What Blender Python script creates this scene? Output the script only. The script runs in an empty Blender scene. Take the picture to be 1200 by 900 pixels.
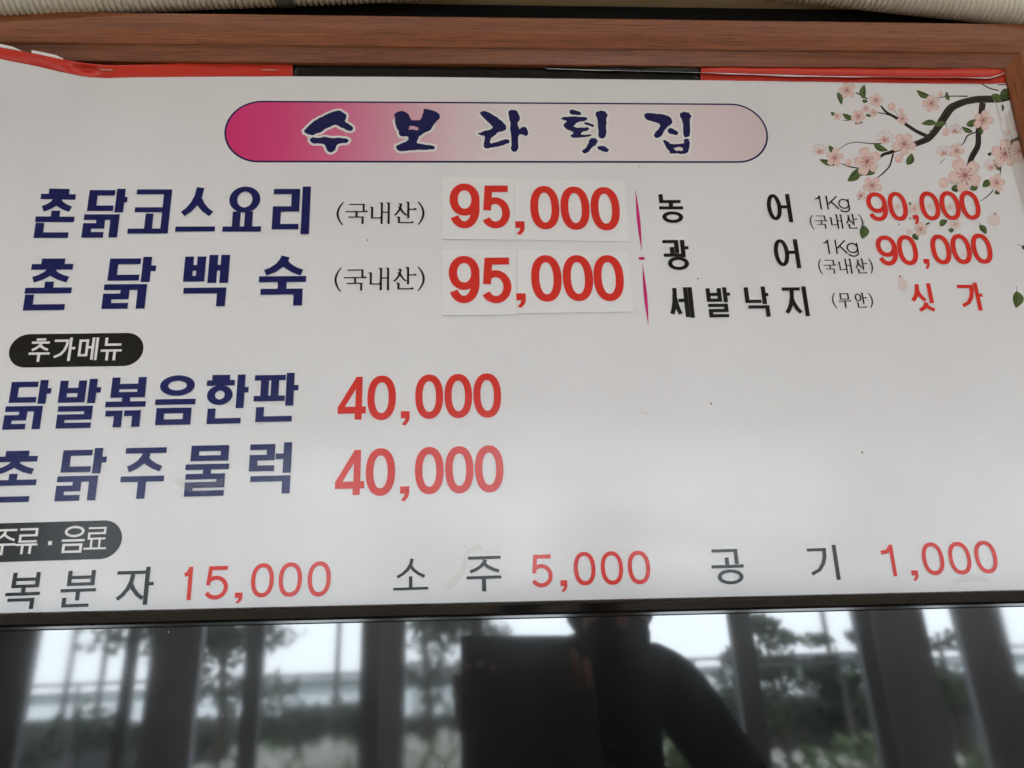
import bpy, bmesh, math, random
from mathutils import Vector, Matrix
from mathutils.geometry import tessellate_polygon
random.seed(7)
rnd = random.random
S = bpy.context.scene
COL = S.collection

# ------------------------------------------------------------------ camera
D = 0.60                        # metres from the lens to the board
EYE = 1.60
TH, PS, RO, FPX = 0.282887, 0.0639345, -0.03526, 875.51
_cy, _sy, _ct, _st = math.cos(PS), math.sin(PS), math.cos(TH), math.sin(TH)
FW = Vector((_sy*_ct, _cy*_ct, _st))
_r = Vector((_cy, -_sy, 0)); _u = _r.cross(FW)
_c, _s = math.cos(RO), math.sin(RO)
RT = _c*_r + _s*_u
UP = -_s*_r + _c*_u
CAM = Vector((0, -D, EYE))
cam_data = bpy.data.cameras.new('camera')
cam = bpy.data.objects.new('camera', cam_data); COL.objects.link(cam)
cam_data.sensor_width = 36.0
cam_data.lens = FPX/1200*36.0
cam_data.clip_start = 0.01; cam_data.clip_end = 3000
cam.matrix_world = Matrix(((RT.x, UP.x, -FW.x, CAM.x), (RT.y, UP.y, -FW.y, CAM.y),
                           (RT.z, UP.z, -FW.z, CAM.z), (0, 0, 0, 1)))
cam_data.dof.use_dof = True
cam_data.dof.focus_distance = 0.66
cam_data.dof.aperture_fstop = 13.0
S.camera = cam

# ------------------------------------------------------------------ light
W = bpy.data.worlds.new('World'); S.world = W
W.use_nodes = True
bg = W.node_tree.nodes['Background']
bg.inputs['Color'].default_value = (.845, .935, 1.0, 1)
bg.inputs['Strength'].default_value = 1.0
S.view_settings.view_transform = 'Standard'
S.view_settings.look = 'None'
S.view_settings.exposure = 3.19
S.view_settings.gamma = 1.0
S.view_settings.use_curve_mapping = False
S.cycles.use_denoising = True
S.cycles.denoiser = 'OPENIMAGEDENOISE'
S.cycles.max_bounces = 8
S.cycles.diffuse_bounces = 4
S.cycles.glossy_bounces = 4
S.cycles.sample_clamp_indirect = 6.0
S.cycles.caustics_reflective = False
S.cycles.caustics_refractive = False

# added warm fill light under the ceiling, brightens the upper sheet; no real lamp
_l = bpy.data.lights.new('top_fill', 'AREA'); _l.shape = 'RECTANGLE'
_l.size, _l.size_y, _l.energy, _l.color = 2.2, .22, .70, (1.0, .88, .81)
_o = bpy.data.objects.new('top_fill', _l); COL.objects.link(_o)
_o.location = (.15, -.32, 2.46); _o.rotation_euler = (math.radians(-35), 0, 0)

# ------------------------------------------------------------------ geometry of the board
def ray(px, py):
    return (px-600)/FPX*RT + (450-py)/FPX*UP + FW
def P(px, py, w=0.0):
    d = ray(px, py)
    return CAM + d*((-w-CAM.y)/d.y)
def uv(px, py, w=0.0):
    p = P(px, py, w); return p.x, p.z
def proj(u, v, w=0.0):
    q = Vector((u, -w, v)) - CAM
    z = q.dot(FW)
    return 600+FPX*q.dot(RT)/z, 450-FPX*q.dot(UP)/z
def rect(xl, xr, yt, yb, oval=False):
    """board rectangle whose outline has the given bounds in the picture"""
    u0 = uv(xl, (yt+yb)/2)[0]; u1 = uv(xr, (yt+yb)/2)[0]
    v1 = uv((xl+xr)/2, yt)[1]; v0 = uv((xl+xr)/2, yb)[1]
    k = D/FPX
    for _ in range(12):
        if oval:
            c = [proj((u0+u1)/2+(u1-u0)/2*math.copysign(abs(math.cos(a))**(2/oval), math.cos(a)), (v0+v1)/2+(v1-v0)/2*math.copysign(abs(math.sin(a))**(2/oval), math.sin(a))) for a in [math.pi*i/16 for i in range(32)]]
        else: c = [proj(u0, v0), proj(u1, v0), proj(u0, v1), proj(u1, v1)]
        xs = [a[0] for a in c]; ys = [a[1] for a in c]
        u0 += (xl-min(xs))*k*.8; u1 += (xr-max(xs))*k*.8
        v1 -= (yt-min(ys))*k*.8; v0 -= (yb-max(ys))*k*.8
    return u0, u1, v0, v1
PXM = D/FPX*1.02            # metres per photo pixel near the middle of the board

# sheet relief: the loose upper left corner stands off the board
HEM_BOT = [(-90, 60, .040), (-40, 62, .034), (0, 69, .028), (40, 77, .0225), (75, 85, .0165), (100, 90.3, .0095),
           (125, 91.5, .0045), (170, 90.5, .002), (250, 89.8, .001), (340, 89.5, .0008), (500, 90.2, .0006),
           (650, 92.2, .0006), (820, 94.0, .0006), (960, 96, .0006), (1090, 98, .0008), (1166, 98.3, .0018), (1182, 97, .003)]
HEM_TOP = [(-90, 44, .040), (-40, 48, .035), (0, 55.5, .030), (40, 62.5, .0255), (75, 70, .0195), (100, 74.5, .012),
           (125, 76.2, .006), (170, 75.2, .0035), (250, 73.8, .0025), (340, 73, .002), (500, 77.0, .0015),
           (650, 77.8, .0012), (820, 78.0, .001), (960, 79, .001), (1090, 80.5, .0015), (1166, 80.5, .003), (1180, 84, .004)]
def lerp_tab(tab, x):
    if x <= tab[0][0]: return tab[0][1:]
    for a, b in zip(tab, tab[1:]):
        if x <= b[0]:
            t = (x-a[0])/(b[0]-a[0])
            return tuple(a[i]+(b[i]-a[i])*t for i in range(1, len(a)))
    return tab[-1][1:]
TOPC = []                       # (u, v, w) along the lower edge of the hem
for i in range(0, 131):
    x = -90+(1182+90)*i/130
    y, w = lerp_tab(HEM_BOT, x)
    p = P(x, y, w); TOPC.append((p.x, p.z, w))
def sheet_w(u, v):
    if u <= TOPC[0][0]: a = TOPC[0]
    elif u >= TOPC[-1][0]: a = TOPC[-1]
    else:
        for p, q in zip(TOPC, TOPC[1:]):
            if u <= q[0]:
                t = (u-p[0])/(q[0]-p[0]); a = tuple(p[k]+(q[k]-p[k])*t for k in range(3)); break
    dv = max(0.0, a[1]-v)
    return a[2]*math.exp(-(dv/0.062)**1.3)

# ------------------------------------------------------------------ helpers
def tag(o, label=None, cat=None, group=None, kind=None):
    if label: o['label'] = label
    if cat: o['category'] = cat
    if group: o['group'] = group
    if kind: o['kind'] = kind
    return o
def empty(name, loc=(0, 0, 0), mat=None):
    o = bpy.data.objects.new(name, None); COL.objects.link(o)
    if mat: o.matrix_world = mat
    else: o.location = loc
    o.empty_display_size = .02
    return o
class MB:
    def __init__(s): s.v = []; s.f = []; s.c = []
    def poly(s, pts, faces, col=None):
        b = len(s.v); s.v += [tuple(p) for p in pts]
        for f in faces:
            s.f.append(tuple(b+i for i in f)); s.c.append(col)
    def quad(s, a, b, c, d, col=None): s.poly([a, b, c, d], [(0, 1, 2, 3)], col)
    def box(s, x0, x1, y0, y1, z0, z1, col=None):
        p = [(x0,y0,z0),(x1,y0,z0),(x1,y1,z0),(x0,y1,z0),(x0,y0,z1),(x1,y0,z1),(x1,y1,z1),(x0,y1,z1)]
        s.poly(p, [(3,2,1,0),(4,5,6,7),(0,1,5,4),(1,2,6,5),(2,3,7,6),(3,0,4,7)], col)
    def tube(s, pts, rads, n=8, col=None, cap=True):
        rings = []
        for i, p in enumerate(pts):
            p = Vector(p)
            d = (Vector(pts[min(i+1, len(pts)-1)])-Vector(pts[max(i-1, 0)])).normalized()
            a = d.cross(Vector((0.3, 0.2, 0.93)))
            if a.length < .05: a = d.cross(Vector((1, 0, 0)))
            a.normalize(); b = d.cross(a)
            r = rads[i] if isinstance(rads, (list, tuple)) else rads
            rings.append([p+r*(math.cos(2*math.pi*k/n)*a+math.sin(2*math.pi*k/n)*b) for k in range(n)])
        V = [q for rg in rings for q in rg]; F = []
        for i in range(len(pts)-1):
            for k in range(n):
                F.append((i*n+k, i*n+(k+1) % n, (i+1)*n+(k+1) % n, (i+1)*n+k))
        if cap:
            F.append(tuple(range(n))[::-1]); F.append(tuple((len(pts)-1)*n+k for k in range(n)))
        s.poly(V, F, col)
    def build(s, name, mat, parent=None, smooth=False, bevel=0, colattr=False):
        me = bpy.data.meshes.new(name); me.from_pydata(s.v, [], s.f); me.update()
        if colattr:
            at = me.color_attributes.new('ink', 'FLOAT_COLOR', 'CORNER')
            for p in me.polygons:
                c = s.c[p.index] or (1, 1, 1)
                for li, vi in zip(p.loop_indices, p.vertices):
                    cc = c[vi] if isinstance(c, dict) else c
                    at.data[li].color = (*cc, 1)
        if smooth:
            for p in me.polygons: p.use_smooth = True
        if mat: me.materials.append(mat)
        o = bpy.data.objects.new(name, me); COL.objects.link(o)
        if parent: o.parent = parent
        if bevel:
            m = o.modifiers.new('bevel', 'BEVEL'); m.width = bevel; m.segments = 2; m.limit_method = 'ANGLE'
            m.angle_limit = math.radians(35)
        return o

# ------------------------------------------------------------------ materials
def mat(name, col=(.5,.5,.5), rough=.5, spec=.5, metal=0, ior=1.5):
    m = bpy.data.materials.new(name); m.use_nodes = True
    b = m.node_tree.nodes['Principled BSDF']
    b.inputs['Base Color'].default_value = (*col, 1)
    b.inputs['Roughness'].default_value = rough
    b.inputs['Specular IOR Level'].default_value = spec
    b.inputs['Metallic'].default_value = metal
    b.inputs['IOR'].default_value = ior
    return m
def N(m, typ, **kw):
    n = m.node_tree.nodes.new(typ)
    for k, v in kw.items():
        if k in n.inputs.keys(): n.inputs[k].default_value = v
        else: setattr(n, k, v)
    return n
def LK(m, a, b): m.node_tree.links.new(a, b)
def BS(m): return m.node_tree.nodes['Principled BSDF']
def ramp(m, stops, src):
    r = N(m, 'ShaderNodeValToRGB')
    el = r.color_ramp.elements
    while len(el) < len(stops): el.new(.5)
    for e, (p, c) in zip(el, stops): e.position = p; e.color = (*c, 1)
    LK(m, src, r.inputs['Fac']); return r
def noise_bump(m, scale, strength, dist=.001, detail=3, coord='Object'):
    tc = N(m, 'ShaderNodeTexCoord'); nz = N(m, 'ShaderNodeTexNoise', Scale=scale, Detail=detail)
    LK(m, tc.outputs[coord], nz.inputs['Vector'])
    bp = N(m, 'ShaderNodeBump', Strength=strength, Distance=dist)
    LK(m, nz.outputs['Fac'], bp.inputs['Height'])
    LK(m, bp.outputs['Normal'], BS(m).inputs['Normal'])
    return tc, nz, bp
def mottled(name, c1, c2, scale, rough=.6, spec=.4, bump=.2, bscale=None, dist=.002):
    m = mat(name, c1, rough, spec)
    tc, nz, bp = noise_bump(m, bscale or scale*3, bump, dist)
    n2 = N(m, 'ShaderNodeTexNoise', Scale=scale, Detail=5)
    LK(m, tc.outputs['Object'], n2.inputs['Vector'])
    r = ramp(m, [(.3, c1), (.7, c2)], n2.outputs['Fac'])
    LK(m, r.outputs['Color'], BS(m).inputs['Base Color'])
    return m

def paper_relief(m, amount=1.0):
    """gentle waves and creases of the vinyl, shared by the sheet and the ink on it"""
    tc = N(m, 'ShaderNodeTexCoord')
    mp = N(m, 'ShaderNodeMapping'); mp.inputs['Rotation'].default_value = (0, math.radians(-33), 0)
    mp.inputs['Scale'].default_value = (2.2, 1, 7)
    LK(m, tc.outputs['Object'], mp.inputs['Vector'])
    n1 = N(m, 'ShaderNodeTexNoise', Scale=1.3, Detail=2.0)
    LK(m, mp.outputs['Vector'], n1.inputs['Vector'])
    n2 = N(m, 'ShaderNodeTexNoise', Scale=1400.0, Detail=1.0)
    LK(m, tc.outputs['Object'], n2.inputs['Vector'])
    b1 = N(m, 'ShaderNodeBump', Strength=.34*amount, Distance=.006)
    LK(m, n1.outputs['Fac'], b1.inputs['Height'])
    b2 = N(m, 'ShaderNodeBump', Strength=.10*amount, Distance=.00025)
    LK(m, n2.outputs['Fac'], b2.inputs['Height'])
    LK(m, b1.outputs['Normal'], b2.inputs['Normal'])
    LK(m, b2.outputs['Normal'], BS(m).inputs['Normal'])
    return tc
M = {}
SPEC = .37
def ink(name, col, rough=.21):
    m = mat(name, col, rough, SPEC); paper_relief(m); M[name] = m; return m
m = mat('white_vinyl', (.78, .775, .80), .21, SPEC); tc = paper_relief(m)
nz = N(m, 'ShaderNodeTexNoise', Scale=9.0, Detail=4.0)
LK(m, tc.outputs['Object'], nz.inputs['Vector'])
r1 = ramp(m, [(.3, (.765, .757, .775)), (.7, (.80, .797, .82))], nz.outputs['Fac'])
def specks(m, tc, scale):
    sp_ = N(m, 'ShaderNodeSeparateXYZ'); LK(m, tc.outputs['Object'], sp_.inputs[0])
    cb = N(m, 'ShaderNodeCombineXYZ'); LK(m, sp_.outputs['X'], cb.inputs['X']); LK(m, sp_.outputs['Z'], cb.inputs['Y'])
    v = N(m, 'ShaderNodeTexVoronoi', voronoi_dimensions='2D', Scale=scale); LK(m, cb.outputs[0], v.inputs['Vector'])
    return v
vor = specks(m, tc, 24.0)                                   # a few specks of dirt
mp = N(m, 'ShaderNodeMapping'); mp.inputs['Scale'].default_value = (3, 1, 11); mp.inputs['Rotation'].default_value = (0, .5, 0)
LK(m, tc.outputs['Object'], mp.inputs['Vector'])
n6 = N(m, 'ShaderNodeTexNoise', Scale=2.2, Detail=6.0, Roughness=.7); LK(m, mp.outputs['Vector'], n6.inputs['Vector'])
rr = ramp(m, [(.35, (.165,)*3), (.70, (.275,)*3)], n6.outputs['Fac']); LK(m, rr.outputs['Color'], BS(m).inputs['Roughness'])
lt = N(m, 'ShaderNodeMath', operation='LESS_THAN'); lt.inputs[1].default_value = .017
spc = N(m, 'ShaderNodeSeparateColor'); LK(m, vor.outputs['Color'], spc.inputs['Color'])
szz = N(m, 'ShaderNodeMath', operation='MULTIPLY_ADD'); szz.inputs[1].default_value = .017; szz.inputs[2].default_value = .005
LK(m, spc.outputs[1], szz.inputs[0]); LK(m, szz.outputs[0], lt.inputs[1])
LK(m, vor.outputs['Distance'], lt.inputs[0])
mx = N(m, 'ShaderNodeMix', data_type='RGBA'); mx.inputs['B'].default_value = (.20, .15, .11, 1)
LK(m, r1.outputs['Color'], mx.inputs['A'])
sep = N(m, 'ShaderNodeSeparateColor'); LK(m, vor.outputs['Color'], sep.inputs['Color'])
gt = N(m, 'ShaderNodeMath', operation='GREATER_THAN'); gt.inputs[1].default_value = .92
LK(m, sep.outputs[0], gt.inputs[0])
mu = N(m, 'ShaderNodeMath', operation='MULTIPLY'); LK(m, lt.outputs[0], mu.inputs[0]); LK(m, gt.outputs[0], mu.inputs[1])
LK(m, mu.outputs[0], mx.inputs['Factor'])
LK(m, mx.outputs['Result'], BS(m).inputs['Base Color'])
M['vinyl'] = m
ink('navy_ink', (.006, .010, .105))
ink('title_ink', (.007, .009, .085))
ink('red_ink', (.71, .032, .022))
ink('black_ink', (.007, .007, .007))
ink('white_ink', (.80, .79, .785))
ink('magenta_ink', (.62, .025, .19))
ink('red_hem', (.62, .035, .018), .30)
ink('black_hem', (.008, .008, .008), .22)
BS(M['black_hem']).inputs['Specular IOR Level'].default_value = .25
ink('sticker_paper', (.805, .80, .81), .5)
m = mat('blossom_ink', (.5, .5, .5), .21, SPEC); paper_relief(m)
at = N(m, 'ShaderNodeVertexColor', layer_name='ink'); LK(m, at.outputs['Color'], BS(m).inputs['Base Color']); M['blossom'] = m
m = mat('pill_gradient', (.5, .5, .5), .21, SPEC); tc = paper_relief(m)
sp = N(m, 'ShaderNodeSeparateXYZ'); LK(m, tc.outputs['Generated'], sp.inputs[0])
r = ramp(m, [(0, (.69, .035, .19)), (.10, (.71, .065, .22)), (.20, (.72, .16, .31)), (.30, (.72, .34, .45)), (.42, (.76, .60, .64)),
             (.52, (.78, .71, .73)), (.80, (.78, .71, .72)), (.90, (.75, .63, .66)), (1, (.70, .57, .60))], sp.outputs['X'])
LK(m, r.outputs['Color'], BS(m).inputs['Base Color']); M['pill'] = m

def wood(name, axis):
    m = mat(name, (.25, .08, .04), .30, .34)
    tc = N(m, 'ShaderNodeTexCoord')
    def grain(al, ac, detail, dist):
        mp = N(m, 'ShaderNodeMapping'); mp.inputs['Scale'].default_value = (al, ac, ac) if axis == 'x' else (ac, ac, al)
        LK(m, tc.outputs['Object'], mp.inputs['Vector'])
        n = N(m, 'ShaderNodeTexNoise', Scale=1.0, Detail=detail, Roughness=.6, Distortion=dist)
        LK(m, mp.outputs['Vector'], n.inputs['Vector']); return n.outputs['Fac']
    g1, g2, g3 = grain(5, 130, 4, .5), grain(22, 700, 3, .3), grain(70, 1500, 2, 0)
    r = ramp(m, [(.30, (.20, .058, .019)), (.52, (.265, .083, .029)), (.75, (.33, .112, .041))], g1)
    r2 = ramp(m, [(.38, (.25, .20, .18)), (.49, (1, 1, 1))], g2)
    r3 = ramp(m, [(.34, (.60, .55, .5)), (.48, (1, 1, 1))], g3)
    a = N(m, 'ShaderNodeMix', data_type='RGBA', blend_type='MULTIPLY'); a.inputs['Factor'].default_value = .5
    LK(m, r.outputs['Color'], a.inputs['A']); LK(m, r2.outputs['Color'], a.inputs['B'])
    c = N(m, 'ShaderNodeMix', data_type='RGBA', blend_type='MULTIPLY'); c.inputs['Factor'].default_value = .55
    LK(m, a.outputs['Result'], c.inputs['A']); LK(m, r3.outputs['Color'], c.inputs['B'])
    LK(m, c.outputs['Result'], BS(m).inputs['Base Color'])
    bp = N(m, 'ShaderNodeBump', Strength=.12, Distance=.0003); LK(m, g2, bp.inputs['Height'])
    LK(m, bp.outputs['Normal'], BS(m).inputs['Normal'])
    return m
M['wood_x'] = wood('walnut_film_level', 'x'); M['wood_z'] = wood('walnut_film_upright', 'z')
M['hose'] = mottled('ivory_plastic', (.74, .70, .60), (.80, .76, .66), 30, .45, .5, .05)
M['tan'] = mottled('tan_board', (.58, .46, .28), (.64, .52, .33), 12, .6)
M['shade_black'] = mottled('shade_black_panel', (.005, .0045, .004), (.008, .007, .006), 10, .8, .12)  # near-black, shade of the gap in its colour; backing board uses it too
M['room_wall'] = mottled('beige_wall', (.60, .54, .47), (.64, .58, .51), 3, .8)
M['cream_wall'] = mottled('cream_wall', (.76, .72, .66), (.80, .76, .70), 3, .8)
M['ceiling'] = mottled('ceiling_board', (.78, .68, .55), (.82, .72, .59), 4, .8)
M['floor'] = mottled('brown_floor', (.20, .145, .10), (.27, .195, .135), 5, .55)
M['steel'] = mat('staple_steel', (.55, .53, .50), .3, .5, 1.0)
M['clip'] = mottled('grey_strap', (.10, .11, .085), (.14, .15, .12), 40, .4)
M['black_gloss'] = mottled('black_gloss_plastic', (.008, .0075, .007), (.012, .011, .010), 60, .09, .6, .03, 300, .0002)
m = mat('dark_glass', (.010, .011, .012), .02, .5, 0, 2.02)
tc = N(m, 'ShaderNodeTexCoord'); nz = N(m, 'ShaderNodeTexNoise', Scale=3.5, Detail=4.0); LK(m, tc.outputs['Object'], nz.inputs['Vector'])
r = ramp(m, [(.3, (.020,)*3), (.75, (.064,)*3)], nz.outputs['Fac']); LK(m, r.outputs['Color'], BS(m).inputs['Roughness'])
mp = N(m, 'ShaderNodeMapping'); mp.inputs['Scale'].default_value = (9, 1, 2.2); mp.inputs['Rotation'].default_value = (0, .35, 0)
LK(m, tc.outputs['Object'], mp.inputs['Vector'])
n5 = N(m, 'ShaderNodeTexNoise', Scale=1.4, Detail=5.0, Roughness=.65); LK(m, mp.outputs['Vector'], n5.inputs['Vector'])
rc = ramp(m, [(.32, (.08,)*3), (.72, (.40,)*3)], n5.outputs['Fac']); LK(m, rc.outputs['Color'], BS(m).inputs['Coat Weight'])
BS(m).inputs['Coat Roughness'].default_value = .22; BS(m).inputs['Coat IOR'].default_value = 1.5
vor = specks(m, tc, 45.0)
lt = N(m, 'ShaderNodeMath', operation='LESS_THAN'); lt.inputs[1].default_value = .028; LK(m, vor.outputs['Distance'], lt.inputs[0])
sep = N(m, 'ShaderNodeSeparateColor'); LK(m, vor.outputs['Color'], sep.inputs['Color'])
gt = N(m, 'ShaderNodeMath', operation='GREATER_THAN'); gt.inputs[1].default_value = .95; LK(m, sep.outputs[0], gt.inputs[0])
mu = N(m, 'ShaderNodeMath', operation='MULTIPLY'); LK(m, lt.outputs[0], mu.inputs[0]); LK(m, gt.outputs[0], mu.inputs[1])
mx = N(m, 'ShaderNodeMix', data_type='RGBA'); mx.inputs['A'].default_value = (.004, .0045, .005, 1); mx.inputs['B'].default_value = (.22, .21, .20, 1)
LK(m, mu.outputs[0], mx.inputs['Factor']); LK(m, mx.outputs['Result'], BS(m).inputs['Base Color'])
M['glass'] = m
M['alu'] = mottled('grey_aluminium', (.16, .165, .18), (.20, .205, .22), 6, .5)
M['alu2'] = mottled('blue_grey_curtain', (.40, .41, .46), (.46, .47, .52), 4, .8)
M['bark'] = mottled('bark', (.05, .035, .025), (.09, .07, .05), 12, .8)
M['leaf'] = mottled('leaf_green', (.085, .125, .05), (.12, .16, .07), 3, .6)
M['pine'] = mottled('pine_green', (.030, .055, .022), (.05, .08, .035), 3, .7)
M['petal'] = mat('white_petal', (.80, .80, .74), .6)
M['ground'] = mottled('ground_soil', (.10, .085, .07), (.16, .14, .115), 1.5, .9)
M['bank'] = mottled('bank_stone', (.08, .08, .088), (.14, .135, .135), 2, .9)
M['water'] = mat('sea_water', (.30, .36, .38), .15, .5)
M['cloth'] = mottled('black_cloth', (.006, .006, .007), (.009, .009, .010), 40, .9, .1)
M['skin'] = mat('skin', (.36, .20, .13), .55)
M['hair'] = mat('black_hair', (.008, .007, .006), .5)
M['phone'] = mat('phone_black', (.01, .01, .012), .25)
M['lens'] = mat('lens_glass', (.005, .005, .01), .05)

# ------------------------------------------------------------------ wall, black strip painting the shaded gap, and trunking above the frame
b = MB(); b.box(-4, 4, .030, .25, 0, 2.6); tag(b.build('wall', M['room_wall']), kind='structure')
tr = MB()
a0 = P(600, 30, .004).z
tr.box(-.62, .80, .006, .0295, a0-.03, P(600, 3.5, -.004).z)  # strip added where the gap lies in shade, darkness is in its colour
tag(tr.build('gap_shade_strip', M['shade_black'], bevel=.0015), 'flat black strip painted as the shaded gap just above the brown wooden frame', 'shade strip')
tr = MB(); z = P(600, 3.0, -.004).z
tr.box(-.62, .80, -.004, .0295, z+.0006, z+.035)
tag(tr.build('cable_trunking', M['tan'], bevel=.002), 'tan trunking along the very top edge, between the two ribbed hoses', 'trunking')

# ------------------------------------------------------------------ wooden frame
FRAME_W = .0124                 # front face stands this far off the sheet
fr = empty('sign_frame', P(600, 40, 0))
tag(fr, 'brown wood grain frame with mitred corner around the white menu sheet', 'frame')
IF = fr.matrix_world.copy(); fr_loc = fr.location.copy()
# inner corner (front lip) and outer corner of the frame, in board metres
zi_l = P(100, 71.8, .006).z; zi_r = P(1177, 79.3, .006).z      # level inner edge
zi = (zi_l+zi_r)/2
zb = P(600, 55.5, FRAME_W).z                                     # where bevel meets the flat face
zo = P(600, 19.8, FRAME_W).z                                     # outer top edge
xi = P(1177.5, 80, .006).x; ww = zo-zi; wb = zb-zi
xl = P(-150, 80, .006).x
zbot = EYE-.62
def rail(profile, along0, along1, horizontal, side=1):
    """profile: list of (t, w) t measured outward from the inner edge; ends are mitred"""
    m_ = MB(); n = len(profile)
    ring0, ring1 = [], []
    for t, w in profile:
        if horizontal:
            ring0.append((along0-t, -w, zi+t)); ring1.append((along1+t, -w, zi+t))
        else:
            ring0.append((xi+t if side > 0 else xl-t, -w, zi+t)); ring1.append((xi+t if side > 0 else xl-t, -w, zbot))
    V = ring0+ring1
    V = [Vector(p)-fr_loc for p in V]
    F = [(i, (i+1) % n, n+(i+1) % n, n+i) for i in range(n)]
    F += [tuple(range(n))[::-1], tuple(range(n, 2*n))]
    m_.poly(V, F); return m_
prof = [(0, -.010), (0, .0048), (.0005, .0056), (wb*.5, .0056+wb*.19), (wb*.94, .0056+wb*.385), (wb*.985, FRAME_W-.0005), (wb+.0006, FRAME_W-.0001), (wb+.0014, FRAME_W),
        (ww*.6, FRAME_W+.0003), (ww-.0016, FRAME_W+.0002), (ww-.0004, FRAME_W-.0006), (ww, FRAME_W-.0018), (ww, -.010)]
rail(prof, xl, xi, True).build('top_rail', M['wood_x'], fr)
rail(prof, 0, 0, False, 1).build('side_rail', M['wood_z'], fr)
rail(prof, 0, 0, False, -1).build('side_rail', M['wood_z'], fr)
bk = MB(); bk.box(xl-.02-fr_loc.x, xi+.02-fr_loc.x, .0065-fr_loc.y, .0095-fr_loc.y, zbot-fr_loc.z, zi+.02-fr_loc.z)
bk.build('backing_board', M['shade_black'], fr)
bm_ = bmesh.new()
for ob in [o for o in fr.children if o.type == 'MESH']:
    bm_.clear(); bm_.from_mesh(ob.data); bmesh.ops.recalc_face_normals(bm_, faces=bm_.faces); bm_.to_mesh(ob.data)
bm_.free()

# ------------------------------------------------------------------ the menu sheet
VB = EYE-.030                                   # lower edge, behind the bezel
ORG = Vector((0, 0, EYE+.28))
sheet = empty('menu_sheet', ORG)
tag(sheet, 'white printed menu sheet with red and black hem stapled inside the wooden frame', 'menu')
b = MB(); nr = 70; nc = len(TOPC)
for i in range(nr+1):
    t = (i/nr)**1.25
    for (u, v, w) in TOPC:
        vv = v+(VB-v)*t
        b.v.append(tuple(Vector((u, -sheet_w(u, vv), vv))-ORG))
for i in range(nr):
    for j in range(nc-1):
        b.f.append((i*nc+j, (i+1)*nc+j, (i+1)*nc+j+1, i*nc+j+1)); b.c.append(None)
sh = b.build('printed_sheet', M['vinyl'], sheet, smooth=True)

# hem: rolled strip with a crease, in three printed colours
def hem(x0, x1, material, name):
    b = MB(); n = max(8, int((x1-x0)/9)); rows = 15
    for i in range(n+1):
        x = x0+(x1-x0)*i/n
        yb, wb_ = lerp_tab(HEM_BOT, x); yt, wt = lerp_tab(HEM_TOP, x)
        cr = min(1, max(0, (x-640)/260))*min(1, max(0, (1175-x)/60))          # crease grows to the right
        dent = math.exp(-((x-103)/13)**2)
        roll = .0005
        for k in range(rows):
            t = k/(rows-1)
            y = yb+(yt-yb)*t
            w = wb_+(wt-wb_)*t + roll*math.sin(math.pi*t)**.7
            w -= dent*.0045*math.exp(-((t-.55)/.3)**2)
            w += .00022*math.sin(x*.11+3*t)*(1 if x < 340 or x > 820 else .3)
            b.v.append(tuple(P(x, y+.35*math.sin(x*.05)*t, w)-ORG))
    for i in range(n):
        for k in range(rows-1):
            b.f.append((i*rows+k, (i+1)*rows+k, (i+1)*rows+k+1, i*rows+k+1)); b.c.append(None)
    o = b.build(name, material, sheet, smooth=True)
    so = o.modifiers.new('thick', 'SOLIDIFY'); so.thickness = .0004; so.offset = -1
    return o
def fold(x0, x1, material, label):
    b = MB(); n = int((x1-x0)/9); rows = 9
    e = MB()
    for i in range(n+1):
        x = x0+(x1-x0)*i/n
        yb, wb_ = lerp_tab(HEM_BOT, x); yt, wt = lerp_tab(HEM_TOP, x)
        g = min(1, max(0, (x-636)/330)); g = g**.7*min(1, max(.0, (1178-x)/14)); ylow = yt+1+(yb-yt)*(.10+.46*g)
        for k in range(rows):
            t = k/(rows-1)
            y = ylow+(yt-.8-ylow)*t
            w = wt+.0014+.0030*g*math.sin(math.pi*(t*.75+.15))+.0004*math.sin(x*.09)
            b.v.append(tuple(P(x, y, w)-ORG))
        w0 = wt+.0014+.0030*g*math.sin(math.pi*.15)+.0004*math.sin(x*.09)
        q_ = min(1, .15+1.2*g)*max(0.0, .45+.75*math.sin(x*.021+1.0)+.3*math.sin(x*.083)); e.v += [tuple(P(x, ylow-.3+1.0*q_, w0+.0002)-ORG), tuple(P(x, ylow-.6, w0+.0003)-ORG)]
    for i in range(n):
        for k in range(rows-1):
            b.f.append((i*rows+k, (i+1)*rows+k, (i+1)*rows+k+1, i*rows+k+1)); b.c.append(None)
        e.f.append((2*i, 2*i+2, 2*i+3, 2*i+1)); e.c.append(None)
    for bb, mm, nm in ((b, material, 'hem_fold'), (e, M['vinyl'], 'folded_edge')):
        o = bb.build(nm, mm, sheet, smooth=True)
        so = o.modifiers.new('thick', 'SOLIDIFY'); so.thickness = .0003; so.offset = -1
        if nm == 'hem_fold': tag(o, label)
fold(640, 821, M['black_hem'], 'black fold lying over the hem')
fold(821.6, 1178, M['red_hem'], 'red fold lying over the right hem')
tag(hem(-90, 343, M['red_hem'], 'hem'), 'red printed hem, stapled, left part')
tag(hem(343, 821, M['black_hem'], 'hem'), 'black printed hem in the middle')
tag(hem(821, 1181, M['red_hem'], 'hem'), 'red printed hem with a long fold, right part')
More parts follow.
